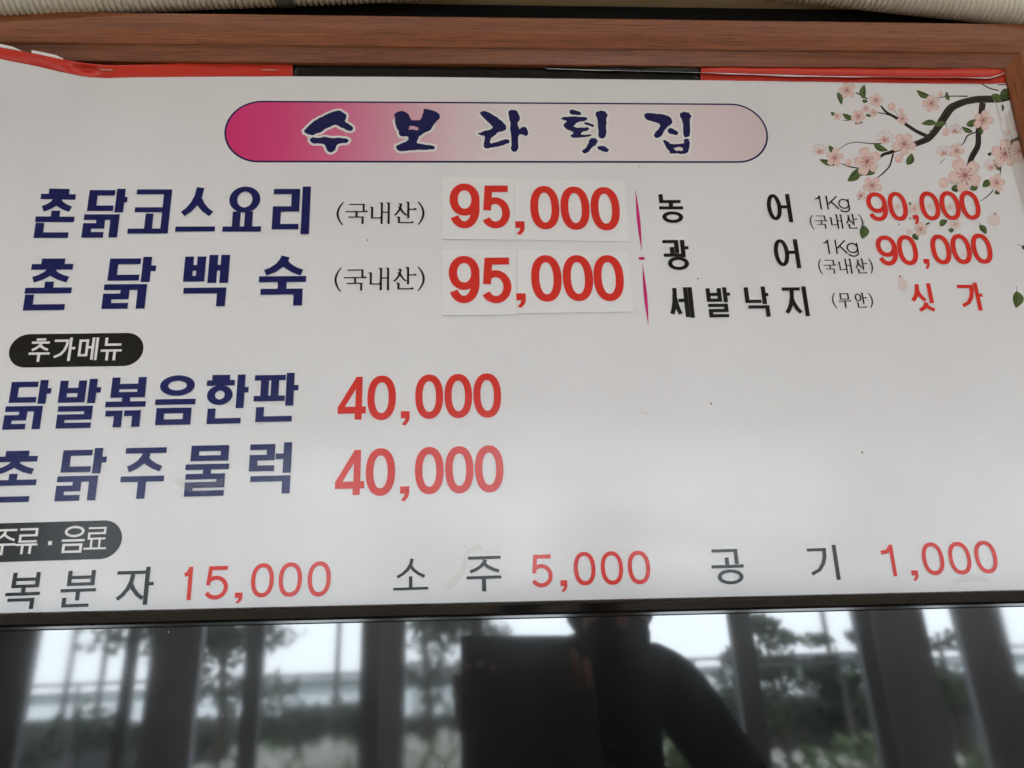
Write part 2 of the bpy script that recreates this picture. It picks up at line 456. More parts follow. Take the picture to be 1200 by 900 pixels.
# bare white edge of the folded sheet showing over the left hem
b = MB(); pts = [(-90, 40), (-40, 45), (0, 51.5), (14, 54.5), (25, 57.5)]
for i, (x, y) in enumerate(pts):
    _, wt = lerp_tab(HEM_TOP, x)
    yt = lerp_tab(HEM_TOP, x)[0]
    b.v += [tuple(P(x, yt-.4, wt-.0003)-ORG), tuple(P(x, y if i < 4 else yt-.6, wt-.001)-ORG)]
for i in range(len(pts)-1): b.f.append((2*i, 2*i+2, 2*i+3, 2*i+1)); b.c.append(None)
o = b.build('folded_edge', M['vinyl'], sheet); so = o.modifiers.new('thick', 'SOLIDIFY'); so.thickness = .0004; so.offset = -1
b = MB(); pts = [(37, 58.8), (50, 61.8), (66, 65.6), (74, 68.5)]
for i, (x, y) in enumerate(pts):
    yt, wt = lerp_tab(HEM_TOP, x)
    b.v += [tuple(P(x, yt-.2, wt-.0003)-ORG), tuple(P(x, y-(.8 if 0 < i < 3 else 0), wt-.001)-ORG)]
for i in range(len(pts)-1): b.f.append((2*i, 2*i+2, 2*i+3, 2*i+1)); b.c.append(None)
o = b.build('folded_edge', M['vinyl'], sheet); so = o.modifiers.new('thick', 'SOLIDIFY'); so.thickness = .0004; so.offset = -1
# staples
for (x0, x1, y) in ((116, 132, 82.2), (307, 324.5, 82)):
    w = lerp_tab(HEM_BOT, (x0+x1)/2)[1]*.5+lerp_tab(HEM_TOP, (x0+x1)/2)[1]*.5+.0016
    b = MB(); b.tube([P(x0, y+.5, w-.002)-ORG, P(x0, y, w+.0006)-ORG, P(x0+2, y-.3, w+.0011)-ORG, P(x1-2, y-.1, w+.0011)-ORG, P(x1, y+.2, w+.0006)-ORG, P(x1, y+.7, w-.002)-ORG], .00042, 6)
    b.build('staple', M['steel'], sheet, smooth=True)

# ------------------------------------------------------------------ print engine: strokes laid on the sheet
class Ink(MB):
    """flat print on the sheet; every stroke lies a hair above the one before"""
    def __init__(s, lift): MB.__init__(s); s.lift = lift; s.org = ORG; s.flatw = None
    def p3(s, u, v):
        w = (sheet_w(u, v) if s.flatw is None else s.flatw)+s.lift
        return Vector((u, -w, v))-s.org
    def step(s): s.lift += .0000045
    def stroke(s, pts, wf, closed=False, cap=None, col=None):
        """pts in board metres; wf(direction) -> thickness, or list of thickness per point"""
        pts = [Vector(p) for p in pts]
        q = [pts[0]]
        for p in pts[1:]:
            if (p-q[-1]).length > 1e-7: q.append(p)
        pts = q; n = len(pts)
        if n < 2: return
        if cap and not closed:
            d = (pts[0]-pts[1]).normalized(); pts[0] = pts[0]+d*cap(d)
            d = (pts[-1]-pts[-2]).normalized(); pts[-1] = pts[-1]+d*cap(d)
        L, R_ = [], []
        for i in range(n):
            a = pts[i-1] if (i > 0 or closed) else None
            c = pts[(i+1) % n] if (i < n-1 or closed) else None
            d0 = (pts[i]-a).normalized() if a is not None else None
            d1 = (c-pts[i]).normalized() if c is not None else None
            if d0 is None: d0 = d1
            if d1 is None: d1 = d0
            n0 = Vector((-d0.y, d0.x)); n1 = Vector((-d1.y, d1.x))
            t0 = (wf[i] if isinstance(wf, list) else wf(d0))/2; t1 = (wf[i] if isinstance(wf, list) else wf(d1))/2
            cr = d0.x*d1.y-d0.y*d1.x
            if abs(cr) < 1e-3: o = n0*(t0+t1)/2
            else:
                # meet of the two offset lines
                A = n0*t0; B_ = n1*t1
                k = ((B_-A).x*d1.y-(B_-A).y*d1.x)/cr
                o = A+d0*k
                if o.length > 3.0*max(t0, t1): o = (n0+n1).normalized()*max(t0, t1)*1.2
            L.append(pts[i]+o); R_.append(pts[i]-o)
        V = [s.p3(*p) for p in L]+[s.p3(*p) for p in R_]
        m_ = n if closed else n-1
        s.poly(V, [(i, n+i, n+(i+1) % n, (i+1) % n) for i in range(m_)], col)
        s.step()
    def fill(s, loops, col=None):
        """polygon with holes, board metres"""
        tri = tessellate_polygon([[Vector((p[0], p[1], 0)) for p in lp] for lp in loops])
        flat = [p for lp in loops for p in lp]
        s.poly([s.p3(p[0], p[1]) for p in flat], [tuple(t) for t in tri], col); s.step()
    def build(s, name, mat_, parent, colattr=False):
        me_o = MB.build(s, name, mat_, parent, colattr=colattr)
        me = me_o.data
        bm = bmesh.new(); bm.from_mesh(me)
        for f in bm.faces:
            f.normal_update()
            if f.normal.y > 0: f.normal_flip()
        bm.to_mesh(me); bm.free()
        return me_o

def arc(cx, cy, rx, ry, a0, a1, n=14, p=2.0):
    o = []
    for i in range(n+1):
        a = math.radians(a0+(a1-a0)*i/n); c, s_ = math.cos(a), math.sin(a)
        o.append((cx+rx*math.copysign(abs(c)**(2/p), c), cy+ry*math.copysign(abs(s_)**(2/p), s_)))
    return o
OVAL = arc(.5, .5, .5, .5, 0, 360, 32)[:-1]
SIOT = [([(.53, 0), (.50, .22), (.38, .55), (.20, .82), (0, 1)], 0), ([(.47, .30), (.60, .58), (.78, .82), (1, 1)], 0)]
def shift(st, x0, y0, x1, y1): return [([(x0+(x1-x0)*x, y0+(y1-y0)*y) for x, y in p], c) for p, c in st]
J = {  # strokes in a unit box, y down; (points, closed)
 'ㄱ': [([(0,0),(1,0),(1,1)],0)], 'ㄴ': [([(0,0),(0,1),(1,1)],0)], 'ㄷ': [([(1,0),(0,0),(0,1),(1,1)],0)],
 'g': [([(0,0),(1,0),(.97,.28),(.82,.58),(.52,.84),(0,1)],0)],
 'ㄹ': [([(0,0),(1,0),(1,.5),(0,.5),(0,1),(1,1)],0)], 'ㅁ': [([(0,0),(1,0),(1,1),(0,1)],1)],
 'ㅂ': [([(0,0),(0,1),(1,1),(1,0)],0),([(0,.44),(1,.44)],0)], 'ㅅ': SIOT,
 'ㅈ': [([(0,0),(1,0)],0)]+shift(SIOT, 0, .13, 1, 1), 'ㅊ': [([(.30,0),(.72,0)],0),([(.03,.30),(.97,.30)],0)]+shift(SIOT, 0, .32, 1, 1),
 'ㅇ': [(OVAL,1)], 'ㅋ': [([(0,0),(1,0),(1,1)],0),([(0,.5),(1,.5)],0)],
 'ㅍ': [([(0,0),(1,0)],0),([(0,1),(1,1)],0),([(.28,0),(.28,1)],0),([(.72,0),(.72,1)],0)],
 'ㅎ': [([(.25,0),(.75,0)],0),([(0,.22),(1,.22)],0)]+shift([(OVAL,1)], .06, .42, .94, 1),
 'ㅏ': [([(0,0),(0,1)],0),([(0,.45),(1,.45)],0)], 'ㅣ': [([(.5,0),(.5,1)],0)], 'ㅓ': [([(1,0),(1,1)],0),([(0,.45),(1,.45)],0)],
 'ㅗ': [([(.5,0),(.5,1)],0),([(0,1),(1,1)],0)], 'ㅜ': [([(0,0),(1,0)],0),([(.5,0),(.5,1)],0)],
 'ㅛ': [([(.3,0),(.3,1)],0),([(.7,0),(.7,1)],0),([(0,1),(1,1)],0)], 'ㅠ': [([(0,0),(1,0)],0),([(.3,0),(.3,1)],0),([(.7,0),(.7,1)],0)],
 'ㅡ': [([(0,.5),(1,.5)],0)], 'ㅐ': [([(0,0),(0,1)],0),([(1,0),(1,1)],0),([(0,.45),(1,.45)],0)],
 'ㅔ': [([(.55,0),(.55,.97)],0),([(1,0),(1,1)],0),([(0,.42),(.55,.42)],0)],
}
SYL = {
 '촌': 'ㅊ .04 0 .98 .47 ㅗ 0 .45 1 .68 ㄴ .02 .70 .90 1', '닭': 'ㄷ .05 .03 .68 .46 ㅏ .72 0 1 .49 ㄹ 0 .53 .52 1 ㄱ .52 .53 .86 1',
 '코': 'ㅋ .12 0 1 .93 ㅗ 0 .55 1 1', '스': 'ㅅ .05 0 .97 .65 ㅡ 0 .86 1 1', '요': 'ㅇ .12 0 .93 .58 ㅛ 0 .56 1 1',
 '리': 'ㄹ 0 .05 .72 .90 ㅣ .80 0 1 1', '백': 'ㅂ 0 .03 .47 .52 ㅐ .54 0 1 .55 ㄱ .03 .64 .97 1', '숙': 'ㅅ .03 0 1 .43 ㅜ 0 .44 1 .72 ㄱ .05 .68 .94 1',
 '발': 'ㅂ 0 .03 .64 .48 ㅏ .70 0 1 .50 ㄹ .03 .55 .86 1', '볶': 'ㅂ .10 0 .96 .41 ㅗ 0 .37 1 .60 ㄱ .03 .67 .45 1 ㄱ .49 .67 .90 1',
 '음': 'ㅇ .08 0 .95 .42 ㅡ 0 .47 1 .61 ㅁ .05 .66 .92 1', '한': 'ㅎ 0 0 .66 .62 ㅏ .72 0 1 .69 ㄴ .07 .69 .86 1',
 '판': 'ㅍ 0 .04 .70 .58 ㅏ .72 0 1 .68 ㄴ .07 .70 .88 1', '주': 'ㅈ .05 0 1 .48 ㅜ 0 .56 1 1', '물': 'ㅁ .10 0 .97 .31 ㅜ 0 .37 1 .56 ㄹ .02 .56 .92 1',
 '럭': 'ㄹ 0 .03 .60 .56 ㅓ .62 0 1 .60 ㄱ .05 .65 1 1', '농': 'ㄴ .02 0 .92 .31 ㅗ 0 .28 1 .53 ㅇ .09 .60 .96 1', '어': 'ㅇ 0 0 .60 .93 ㅓ .52 0 1 1',
 '광': 'ㄱ 0 .0 .62 .44 ㅗ 0 .24 .70 .56 ㅏ .69 0 1 .58 ㅇ .13 .56 .96 1', '세': 'ㅅ 0 .02 .53 .92 ㅔ .40 0 1 1', '낙': 'ㄴ 0 .02 .68 .54 ㅏ .72 0 1 .58 ㄱ .10 .62 .98 1',
 '지': 'ㅈ 0 .03 .74 .93 ㅣ .80 0 1 1', '복': 'ㅂ .14 0 .94 .42 ㅗ 0 .38 1 .63 ㄱ .08 .70 .86 1', '분': 'ㅂ .16 0 .94 .42 ㅜ 0 .50 1 .82 ㄴ .08 .74 .84 1',
 '자': 'ㅈ 0 .10 .80 .88 ㅏ .76 0 1 1', '소': 'ㅅ .06 0 .95 .62 ㅗ 0 .56 1 1', '공': 'ㄱ .05 0 .86 .44 ㅗ 0 .24 1 .54 ㅇ .16 .58 .96 1',
 '기': 'g 0 .08 .64 .86 ㅣ .84 0 1 1', '싯': 'ㅅ 0 .03 .70 .66 ㅣ .76 0 .96 .70 ㅅ .22 .62 1 1', '가': 'g 0 .08 .68 .88 ㅏ .70 0 1 1',
 '추': 'ㅊ .06 0 .96 .55 ㅜ 0 .60 1 1', '메': 'ㅁ 0 .08 .50 .82 ㅔ .42 0 1 1', '뉴': 'ㄴ .16 0 .95 .36 ㅠ 0 .52 1 1', '류': 'ㄹ .12 0 .94 .56 ㅠ 0 .60 1 1',
 '료': 'ㄹ .14 0 .92 .56 ㅛ 0 .55 1 1', '국': 'ㄱ .16 0 .86 .40 ㅜ 0 .36 1 .68 ㄱ .14 .63 .82 1', '내': 'ㄴ 0 .20 .60 .74 ㅐ .52 0 1 1',
 '산': 'ㅅ 0 .08 .62 .66 ㅏ .60 0 1 .78 ㄴ .20 .70 .88 1', '무': 'ㅁ .16 0 .86 .42 ㅜ 0 .50 1 1', '안': 'ㅇ 0 .06 .56 .58 ㅏ .62 0 1 .76 ㄴ .14 .66 .88 1',
}
LAT = {  # digits and letters, points in the unit box, y down
 '0': [(arc(.5, .5, .5, .5, 0, 360, 40, 2.25)[:-1], 1)],
 '9': [(arc(.5, .335, .5, .335, 0, 360, 36, 2.1)[:-1], 1), ([(1, .34), (1, .50)]+arc(.48, .56, .52, .44, 0, 150, 18, 2.1)[1:], 0)],
 '5': [([(.93, 0), (.14, 0), (.06, .50)], 0), (arc(.46, .665, .54, .335, -136, 150, 28), 2)],
 '4': [],
 ',': [],
 '1': [([(.78, 0), (.78, 1)], 0), ([(.05, .20), (.45, .17), (.70, .02)], 0)],
 'K': [([(0, 0), (0, 1)], 0), ([(.96, 0), (.08, .62)], 0), ([(.36, .42), (1, 1)], 0)],
 'G': [(arc(.5, .36, .5, .36, 0, 360, 24)[:-1], 1), ([(1, 0), (1, .72)]+arc(.52, .74, .48, .26, 0, 160, 12)[1:], 0)],
}
def glyph(ik, ch, box, hw, vw, serif=False, col=None):
    """lay one character into the picture bounds box; hw/vw: stroke thickness as a share of the height"""
    u0, u1, v0, v1 = rect(*box, oval=2.0 if ch in '095KG1' else 5.0)
    H = v1-v0; Wd = u1-u0
    h, v = hw*H, vw*H
    wf = lambda d: math.sqrt((h*d.x)**2+(v*d.y)**2)
    cap = lambda d: (v/2*abs(d.x)+h/2*abs(d.y)) if (abs(d.x) > .97 or abs(d.y) > .97) else 0
    def to(p, bx):
        x0, y0, x1, y1 = bx
        X0, X1 = u0+Wd*x0+v/2, u0+Wd*x1-v/2
        Y0, Y1 = v1-H*y0-h/2, v1-H*y1+h/2
        if X1 < X0: X0 = X1 = (X0+X1)/2
        return X0+(X1-X0)*p[0], Y0+(Y1-Y0)*p[1]
    if ch in SYL:
        t = SYL[ch].split()
        for i in range(0, len(t), 5):
            bx = tuple(float(q) for q in t[i+1:i+5])
            for pts, closed in J[t[i]]:
                pp = [to(p, bx) for p in pts]
                ik.stroke(pp, wf, bool(closed), cap if not closed else None, col)
                if serif and not closed:
                    a, c = Vector(pp[0]), Vector(pp[1]); d = (c-a).normalized()
                    if d.y < -.7:    # brush head of an upright
                        ik.fill([[(a.x-v*1.25, a.y+h*.9), (a.x+v*.5, a.y+h*.2), (a.x+v*.5, a.y-v*.8), (a.x-v*.3, a.y-v*.9)]], col)
                    if pp[-1][1]-pp[-2][1] > -1e-6 and abs(Vector(pp[-1]).x-Vector(pp[-2]).x) > v*2:   # swelling end of a level stroke
                        e = Vector(pp[-1])
                        ik.fill([[(e.x-v*1.2, e.y), (e.x-v*.2, e.y+h*1.3), (e.x+v*.6, e.y+h*.2), (e.x+v*.4, e.y-h*.5)]], col)
        return
    if ch == ',':
        ik.fill([[(u0, v1), (u1, v1), (u1, v1-H*.48), (u1-Wd*.12, v1-H*.72), (u0+Wd*.48, v0), (u0+Wd*.10, v0+H*.10), (u0+Wd*.42, v0+H*.32), (u0+Wd*.52, v1-H*.48), (u0, v1-H*.48)]], col); return
    if ch == '4':
        q = lambda l: [(u0+Wd*x, v1-H*y) for x, y in l]
        ik.fill([q([(.645, 0), (.865, 0), (.862, .70), (1, .70), (1, .86), (.857, .86), (.853, 1), (.61, 1), (.614, .86), (0, .86), (0, .71)]), q([(.632, .29), (.622, .70), (.255, .70)])], col); return
    if ch == '·':
        ik.fill([[(u0, v0), (u1, v0), (u1, v1), (u0, v1)]], col); return
    if ch in '()':
        pts, ws = [], []
        for i in range(13):
            t = i/12; x = 1-math.sin(math.pi*t)**.85
            if ch == ')': x = 1-x
            pts.append((u0+v*.3+(Wd-v*.6)*x, v1-H*t)); ws.append(h*.8+(v*.95-h*.8)*math.sin(math.pi*t))
        ik.stroke(pts, ws, False, None, col); return
    for pts, closed in LAT[ch]:
        pp = [to(p, (0, 0, 1, 1)) for p in pts]
        ik.stroke(pp, wf, closed == 1, cap if closed != 1 else None, col)

def line(text, boxes, hw, vw, mat_, name, lift=.0004, serif=False, parent=None, zoom=None, label=None, org=None, flatw=None):
    for n_, (ch, bx) in enumerate(zip(text, boxes)):
        ik = Ink(lift+n_*.00003)
        if org is not None: ik.org = org; ik.flatw = flatw
        if zoom:
            ox, oy, k = zoom; bx = (ox+bx[0]/k, ox+bx[1]/k, oy+bx[2]/k, oy+bx[3]/k)
        glyph(ik, ch, bx, hw, vw, serif)
        ik.build(name, mat_, parent or sheet)
Z1 = (0, 0, 3); Z4 = (0, 300, 3); Z5 = (400, 300, 3); Z7 = (0, 600, 3); Z8 = (400, 600, 3); Z9 = (800, 600, 3)
B_H, B_V = .112, .155
line('촌닭코스요리', [(124,272,668,838),(293,448,665,836),(453,602,667,822),(620,765,662,817),(785,925,657,815),(957,1090,657,824)], B_H, B_V, M['navy_ink'], 'dish_letter', zoom=Z1)
line('촌닭백숙', [(85,262,10,191),(363,548,4,186),(640,806,-3,178),(908,1078,-8,175)], B_H, B_V, M['navy_ink'], 'dish_letter', zoom=Z4)
line('닭발볶음한판', [(15,180,437,610),(197,355,433,606),(367,518,427,602),(543,692,420,594),(720,875,418,590),(890,1050,412,583)], B_H, B_V, M['navy_ink'], 'dish_letter', zoom=Z4)
line('촌닭주물럭', [(-45,138,685,867),(198,375,676,861),(422,583,674,854),(648,808,666,845),(873,1025,656,837)], B_H, B_V, M['navy_ink'], 'dish_letter', zoom=Z4)
line('복분자', [(17,147,212,343),(210,342,205,335),(405,543,193,328)], .088, .115, M['black_ink'], 'drink_letter', zoom=Z7)
line('소주', [(183,305,165,275),(440,562,155,280)], .088, .115, M['black_ink'], 'drink_letter', zoom=Z8)
line('공기', [(98,217,130,255),(438,552,117,240)], .088, .115, M['black_ink'], 'drink_letter', zoom=Z9)
R5h, R5v = .125, .125
line('15,000', [(638,682,193,310),(722,803,190,308),(825,853,283,322),(883,963,180,300),(980,1062,177,298),(1082,1163,173,297)], R5h, R5v, M['red_ink'], 'price_digit', zoom=Z7)
line('5,000', [(668,742,150,265),(770,795,240,282),(817,893,140,258),(912,990,138,256),(1007,1085,136,254)], R5h, R5v, M['red_ink'], 'price_digit', zoom=Z8)
line('1,000', [(698,755,115,226),(803,830,205,243),(840,918,107,222),(933,1013,105,220),(1025,1105,101,216)], R5h, R5v, M['red_ink'], 'price_digit', zoom=Z9)
Zn = (380, 430, 5.4545)
line('40,000', [(87,268,64,338),(276,458,56,340),(490,546,284,376),(582,760,49,332),(769,945,46,328),(953,1130,42,325)], .155, .155, M['red_ink'], 'price_digit', zoom=Zn)
line('40,000', [(70,258,532,820),(266,453,520,824),(485,543,763,860),(580,763,512,814),(773,954,507,808),(963,1145,502,802)], .155, .155, M['red_ink'], 'price_digit', zoom=Zn)
Zr = (740, 210, 5.295)
line('농어광어', [(168,325,95,272),(835,997,94,268),(195,362,378,565),(878,1046,374,553)], .105, .135, M['black_ink'], 'fish_letter', zoom=Zr)
line('세발낙지', [(228,388,672,862),(463,622,672,858),(700,860,668,855),(935,1102,667,852)], .105, .135, M['black_ink'], 'fish_letter', zoom=Zr)
Zq = (940, 210, 4.615)
for bx in ([(70,108,90,165),(130,197,90,165),(195,256,107,180)], [(115,152,328,405),(178,242,328,405),(240,304,345,420)]):
    line('1KG', bx, .085, .095, M['black_ink'], 'weight_letter', zoom=Zq)
line('90,000', [(348,462,72,228),(462,570,70,226),(597,635,195,245),(633,745,68,224),(742,855,66,222),(850,962,64,220)], .14, .15, M['red_ink'], 'price_digit', zoom=Zq)
line('90,000', [(400,515,305,468),(512,625,303,466),(655,693,432,487),(693,805,300,462),(802,915,298,460),(912,1027,295,458)], .14, .15, M['red_ink'], 'price_digit', zoom=Zq)
line('싯가', [(575,722,565,718),(838,985,560,712)], .115, .14, M['red_ink'], 'price_digit', zoom=Zq)
SH, SV = .052, .088
line('(국내산)', [(38,66,195,272),(67,140,198,270),(150,220,192,270),(230,303,190,268),(303,331,190,266)], SH, SV, M['black_ink'], 'origin_letter', serif=True, zoom=Zq)
line('(국내산)', [(83,112,432,515),(112,188,437,512),(196,270,432,512),(280,355,430,510),(357,385,430,512)], SH, SV, M['black_ink'], 'origin_letter', serif=True, zoom=Zq)
line('(무안)', [(158,188,615,698),(192,268,618,698),(282,354,615,695),(355,385,615,696)], SH, SV, M['black_ink'], 'origin_letter', serif=True, zoom=Zq)
Zs = (380, 220, 6.664)
line('(국내산)', [(98,155,115,292),(165,340,128,285),(365,512,118,285),(540,720,112,278),(727,780,110,290)], SH, SV, M['black_ink'], 'origin_letter', serif=True, zoom=Zs)
line('(국내산)', [(82,138,625,812),(152,330,640,805),(355,507,628,803),(535,720,622,795),(727,782,620,805)], SH, SV, M['black_ink'], 'origin_letter', serif=True, zoom=Zs)

# section pills
def pill(xl_, xr_, yt, yb, name, mat_, lift, inset=0.0):
    u0, u1 = uv(xl_, (yt+yb)/2)[0], uv(xr_, (yt+yb)/2)[0]
    xm = (max(xl_, 0)+xr_)/2
    v1, v0 = uv(xm, yt)[1], uv(xm, yb)[1]
    u0 += inset; u1 -= inset; v0 += inset; v1 -= inset
    r_ = (v1-v0)/2; cv = (v0+v1)/2
    pts = [(u1-r_+r_*math.sin(a), cv+r_*math.cos(a)) for a in [math.pi*i/24 for i in range(25)]]
    pts += [(u0+r_-r_*math.sin(a), cv-r_*math.cos(a)) for a in [math.pi*i/24 for i in range(25)]]
    ik = Ink(lift); ik.fill([pts]); return ik.build(name, mat_, sheet)
pill(11, 168, 391, 429.8, 'section_pill', M['black_ink'], .0002)
pill(-85, 142.7, 611.3, 656.6, 'section_pill', M['black_ink'], .0002)
line('추가메뉴', [(200,360,100,265),(372,535,95,260),(548,695,95,255),(707,863,95,255)], .10, .11, M['white_ink'], 'section_letter', zoom=(0, 380, 6))
line('주류·음료', [(-90,148,150,380),(133,347,142,370),(425,460,255,292),(540,755,122,360),(740,950,132,330)], .085, .10, M['white_ink'], 'section_letter', zoom=(0, 600, 7.5))

# title pill and brush lettering
pill(263, 899.5, 120.2, 190.8, 'title_pill_outline', M['title_ink'], .00012)
pill(263, 899.5, 120.2, 190.8, 'title_pill', M['pill'], .00022, inset=2.5*PXM)
T1 = (340, 110, 7.5); T2 = (450, 110, 7.5); T3 = (550, 110, 7.5); T4 = (680, 110, 5.217)
TITLE = [
 (T1, [[(118,335),(160,290),(225,235),(300,195),(370,165),(430,148),(470,172),(497,188),(492,225),(480,245),(520,272),(552,295),(556,315),(535,332),(500,325),(470,305),(445,300),(425,285),(395,275),(365,288),(340,300),(310,315),(280,340),(240,352),(200,368),(170,365),(140,352)]]),
 (T1, [[(170,405),(195,385),(250,390),(310,382),(370,392),(430,390),(500,395),(518,412),(505,432),(470,438),(425,440),(405,465),(395,500),(370,518),(340,515),(320,490),(310,455),(290,442),(240,440),(195,440)]]),
 (T2, [[(85,185),(120,160),(170,155),(205,170),(225,200),(240,235),(280,238),(320,235),(335,200),(348,170),(345,135),(400,142),(440,150),(480,175),(495,195),(488,225),(460,250),(435,275),(415,315),(385,335),(350,350),(318,372),(305,385),(300,405),(288,430),(300,440),(340,445),(400,455),(440,460),(450,475),(435,492),(380,495),(310,495),(240,500),(180,508),(130,505),(108,485),(105,462),(150,440),(190,425),(215,405),(218,385),(195,375),(150,380),(135,360),(130,335),(108,300),(98,250),(100,210)],
       [(215,320),(225,285),(250,288),(290,295),(308,315),(290,325),(250,318)]]),
 (T3, [[(85,170),(125,155),(165,165),(220,195),(270,230),(310,265),(328,300),(315,325),(280,335),(245,345),(235,365),(195,385),(180,420),(185,440),(225,432),(290,410),(335,398),(358,420),(345,440),(290,455),(240,470),(190,478),(150,488),(125,470),(128,430),(138,385),(130,372),(100,368),(65,348),(100,345),(140,325),(190,318),(210,295),(190,275),(150,240),(110,200)]]),
 (T3, [[(338,160),(370,143),(415,148),(430,180),(447,205),(440,235),(420,260),(435,300),(440,318),(460,298),(490,292),(512,315),(518,360),(500,375),(470,362),(445,358),(430,375),(428,430),(430,480),(410,515),(380,512),(365,490),(370,440),(368,380),(358,300),(362,260),(350,220)]]),
 (T3, [[(878,150),(910,142),(960,155),(985,175),(980,190),(940,192),(900,185),(878,172)]]),
 (T3, [[(798,225),(830,205),(900,205),(980,205),(1030,212),(1042,230),(1010,245),(960,250),(930,270),(915,292),(940,300),(1000,300),(1045,298),(1055,315),(1030,330),(1000,335),(975,360),(1010,365),(1060,360),(1080,368),(1040,380),(980,385),(920,392),(890,380),(890,362),(915,355),(910,335),(870,325),(835,300),(825,280),(845,255),(860,240),(830,238)]]),
 (T3, [[(1005,252),(1040,255),(1080,268),(1100,285),(1085,298),(1050,285),(1012,270)]]),
 (T4, [[(92,115),(120,105),(148,108),(170,135),(158,155),(160,200),(155,265),(140,277),(112,270),(108,220),(105,165),(95,140)]]),
 (T4, [[(60,275),(95,272),(108,292),(95,315),(70,330),(45,362),(20,367),(8,352),(30,335),(48,310),(52,290)]]),
 (T4, [[(105,325),(135,320),(165,332),(178,348),(160,358),(125,350),(105,338)]]),
 (T4, [[(385,135),(400,118),(440,120),(500,128),(550,145),(565,170),(555,190),(530,205),(510,230),(495,262),(465,275),(445,262),(455,240),(480,215),(490,190),(470,180),(430,170),(405,165)]]),
 (T4, [[(532,218),(555,210),(590,228),(600,245),(585,258),(555,250),(535,235)]]),
 (T4, [[(605,120),(635,112),(660,115),(680,140),(668,160),(672,210),(668,260),(645,270),(628,260),(628,210),(622,160),(608,140)]]),
 (T4, [[(500,285),(525,285),(550,310),(600,308),(632,305),(632,280),(655,275),(668,290),(665,345),(650,368),(600,368),(555,370),(540,350),(520,320)], [(568,330),(625,328),(625,350),(580,350)]]),
]
def smooth_loop(pts):
    o = []; n = len(pts)
    for i in range(n):       # one Chaikin cut with a little brush roughness
        a, c = Vector(pts[i]), Vector(pts[(i+1) % n])
        for t in (.2, .5, .8):
            q = a.lerp(c, t); o.append((q.x+(rnd()-.5)*5, q.y+(rnd()-.5)*5))
    return o
LT = 0
for (ox, oy, k), loops in TITLE:
    lp = [[uv(ox+x/k, oy+y/k) for x, y in smooth_loop(l)] for l in loops]
    halo = Ink(.00032+LT); halo.stroke(lp[0], [6.2*PXM]*len(lp[0]), True)
    halo.build('letter_halo', M['white_ink'], sheet)
    ti = Ink(.00050); ti.fill(lp); ti.build('title_letter', M['title_ink'], sheet); LT += .000004

# magenta divider: two spindles and a dot
def spindle(a, c, wmax):
    ik = Ink(.0003); pts, ws = [], []
    for i in range(17):
        t = i/16; pts.append(uv(740+(a[0]+(c[0]-a[0])*t)/5.295, 210+(a[1]+(c[1]-a[1])*t)/5.295)); ws.append((.08+.92*math.sin(math.pi*t)**1.2)*wmax/5.295*PXM)
    ik.stroke(pts, ws); ik.build('divider_mark', M['magenta_ink'], sheet)
spindle((25, 70), (63, 447), 23); spindle((68, 528), (105, 910), 23)
ik = Ink(.0003); ik.fill([[uv(740+(63+21*math.cos(a))/5.295, 210+(492+9*math.sin(a))/5.295) for a in [2*math.pi*i/18 for i in range(18)]]])
ik.build('divider_mark', M['magenta_ink'], sheet)

# ------------------------------------------------------------------ printed cherry branch
ZB = (940, 80, 4.615)
def zb(x, y): return uv(ZB[0]+x/ZB[2], ZB[1]+y/ZB[2])
KZ = PXM/ZB[2]
LF = {'n': .0000}
def nextlift():
    LF['n'] += .0000016; return .00006+LF['n']
BRK = (.018, .014, .013)
def branch(pts):
    ik = Ink(nextlift()); q = []
    for (x0, y0, w0), (x1, y1, w1) in zip(pts, pts[1:]):
        for i in range(6):
            t = i/6; q.append((x0+(x1-x0)*t, y0+(y1-y0)*t, w0+(w1-w0)*t))
    q.append(pts[-1])
    for _ in range(3):
        q = [q[0]]+[tuple((q[i-1][k]+2*q[i][k]+q[i+1][k])/4 for k in range(3)) for i in range(1, len(q)-1)]+[q[-1]]
    ik.stroke([zb(x, y) for x, y, w in q], [w*KZ for x, y, w in q], col=BRK)
    if max(w for x, y, w in q) > 17:      # lighter grain lines along the thick wood
        for off, cc in ((-.22, (.045, .037, .033)), (.2, (.035, .028, .026))):
            ik.stroke([zb(x+off*w*.6, y+off*w) for x, y, w in q], [w*KZ*.13 for x, y, w in q], col=cc)
    ik.build('branch_print', M['blossom'], sheet, colattr=True)
G1, G2, G3 = (.055, .095, .028), (.085, .135, .042), (.16, .20, .09)
def leaf(x0, y0, x1, y1, w, dark=0):
    ik = Ink(nextlift()); a, c = Vector((x0, y0)), Vector((x1, y1)); d = c-a; nn = Vector((-d.y, d.x)).normalized()
    k = .75 if dark else 1.0
    g1 = tuple(q*k for q in G1); g2 = tuple(q*k for q in G2)
    bend = (rnd()-.5)*.25*d.length
    mid = [a+d*t+nn*bend*math.sin(math.pi*t) for t in [i/10 for i in range(11)]]
    hw_ = [w/2*math.sin(math.pi*min(1, (i/10)*.98+.02))**.8*(1.12-.35*i/10) for i in range(11)]
    for sgn, g in ((1, g1), (-1, g2)):
        pts = [zb(*m_) for m_ in mid]+[zb(*(mid[i]+nn*sgn*hw_[i])) for i in range(9, 0, -1)]
        ik.fill([pts], g); ik.lift -= .0000045
    ik.step(); ik.stroke([zb(*m_) for m_ in mid], [2.0*KZ]*11, col=G3)
    for i in (2, 4, 6, 8):
        for sgn in (1, -1):
            ik.stroke([zb(*mid[i]), zb(*(mid[min(10, i+1)]+nn*sgn*hw_[i]*.8))], [1.3*KZ]*2, col=tuple(.75*q for q in g2) if sgn < 0 else G2)
    ik.build('leaf_print', M['blossom'], sheet, colattr=True)
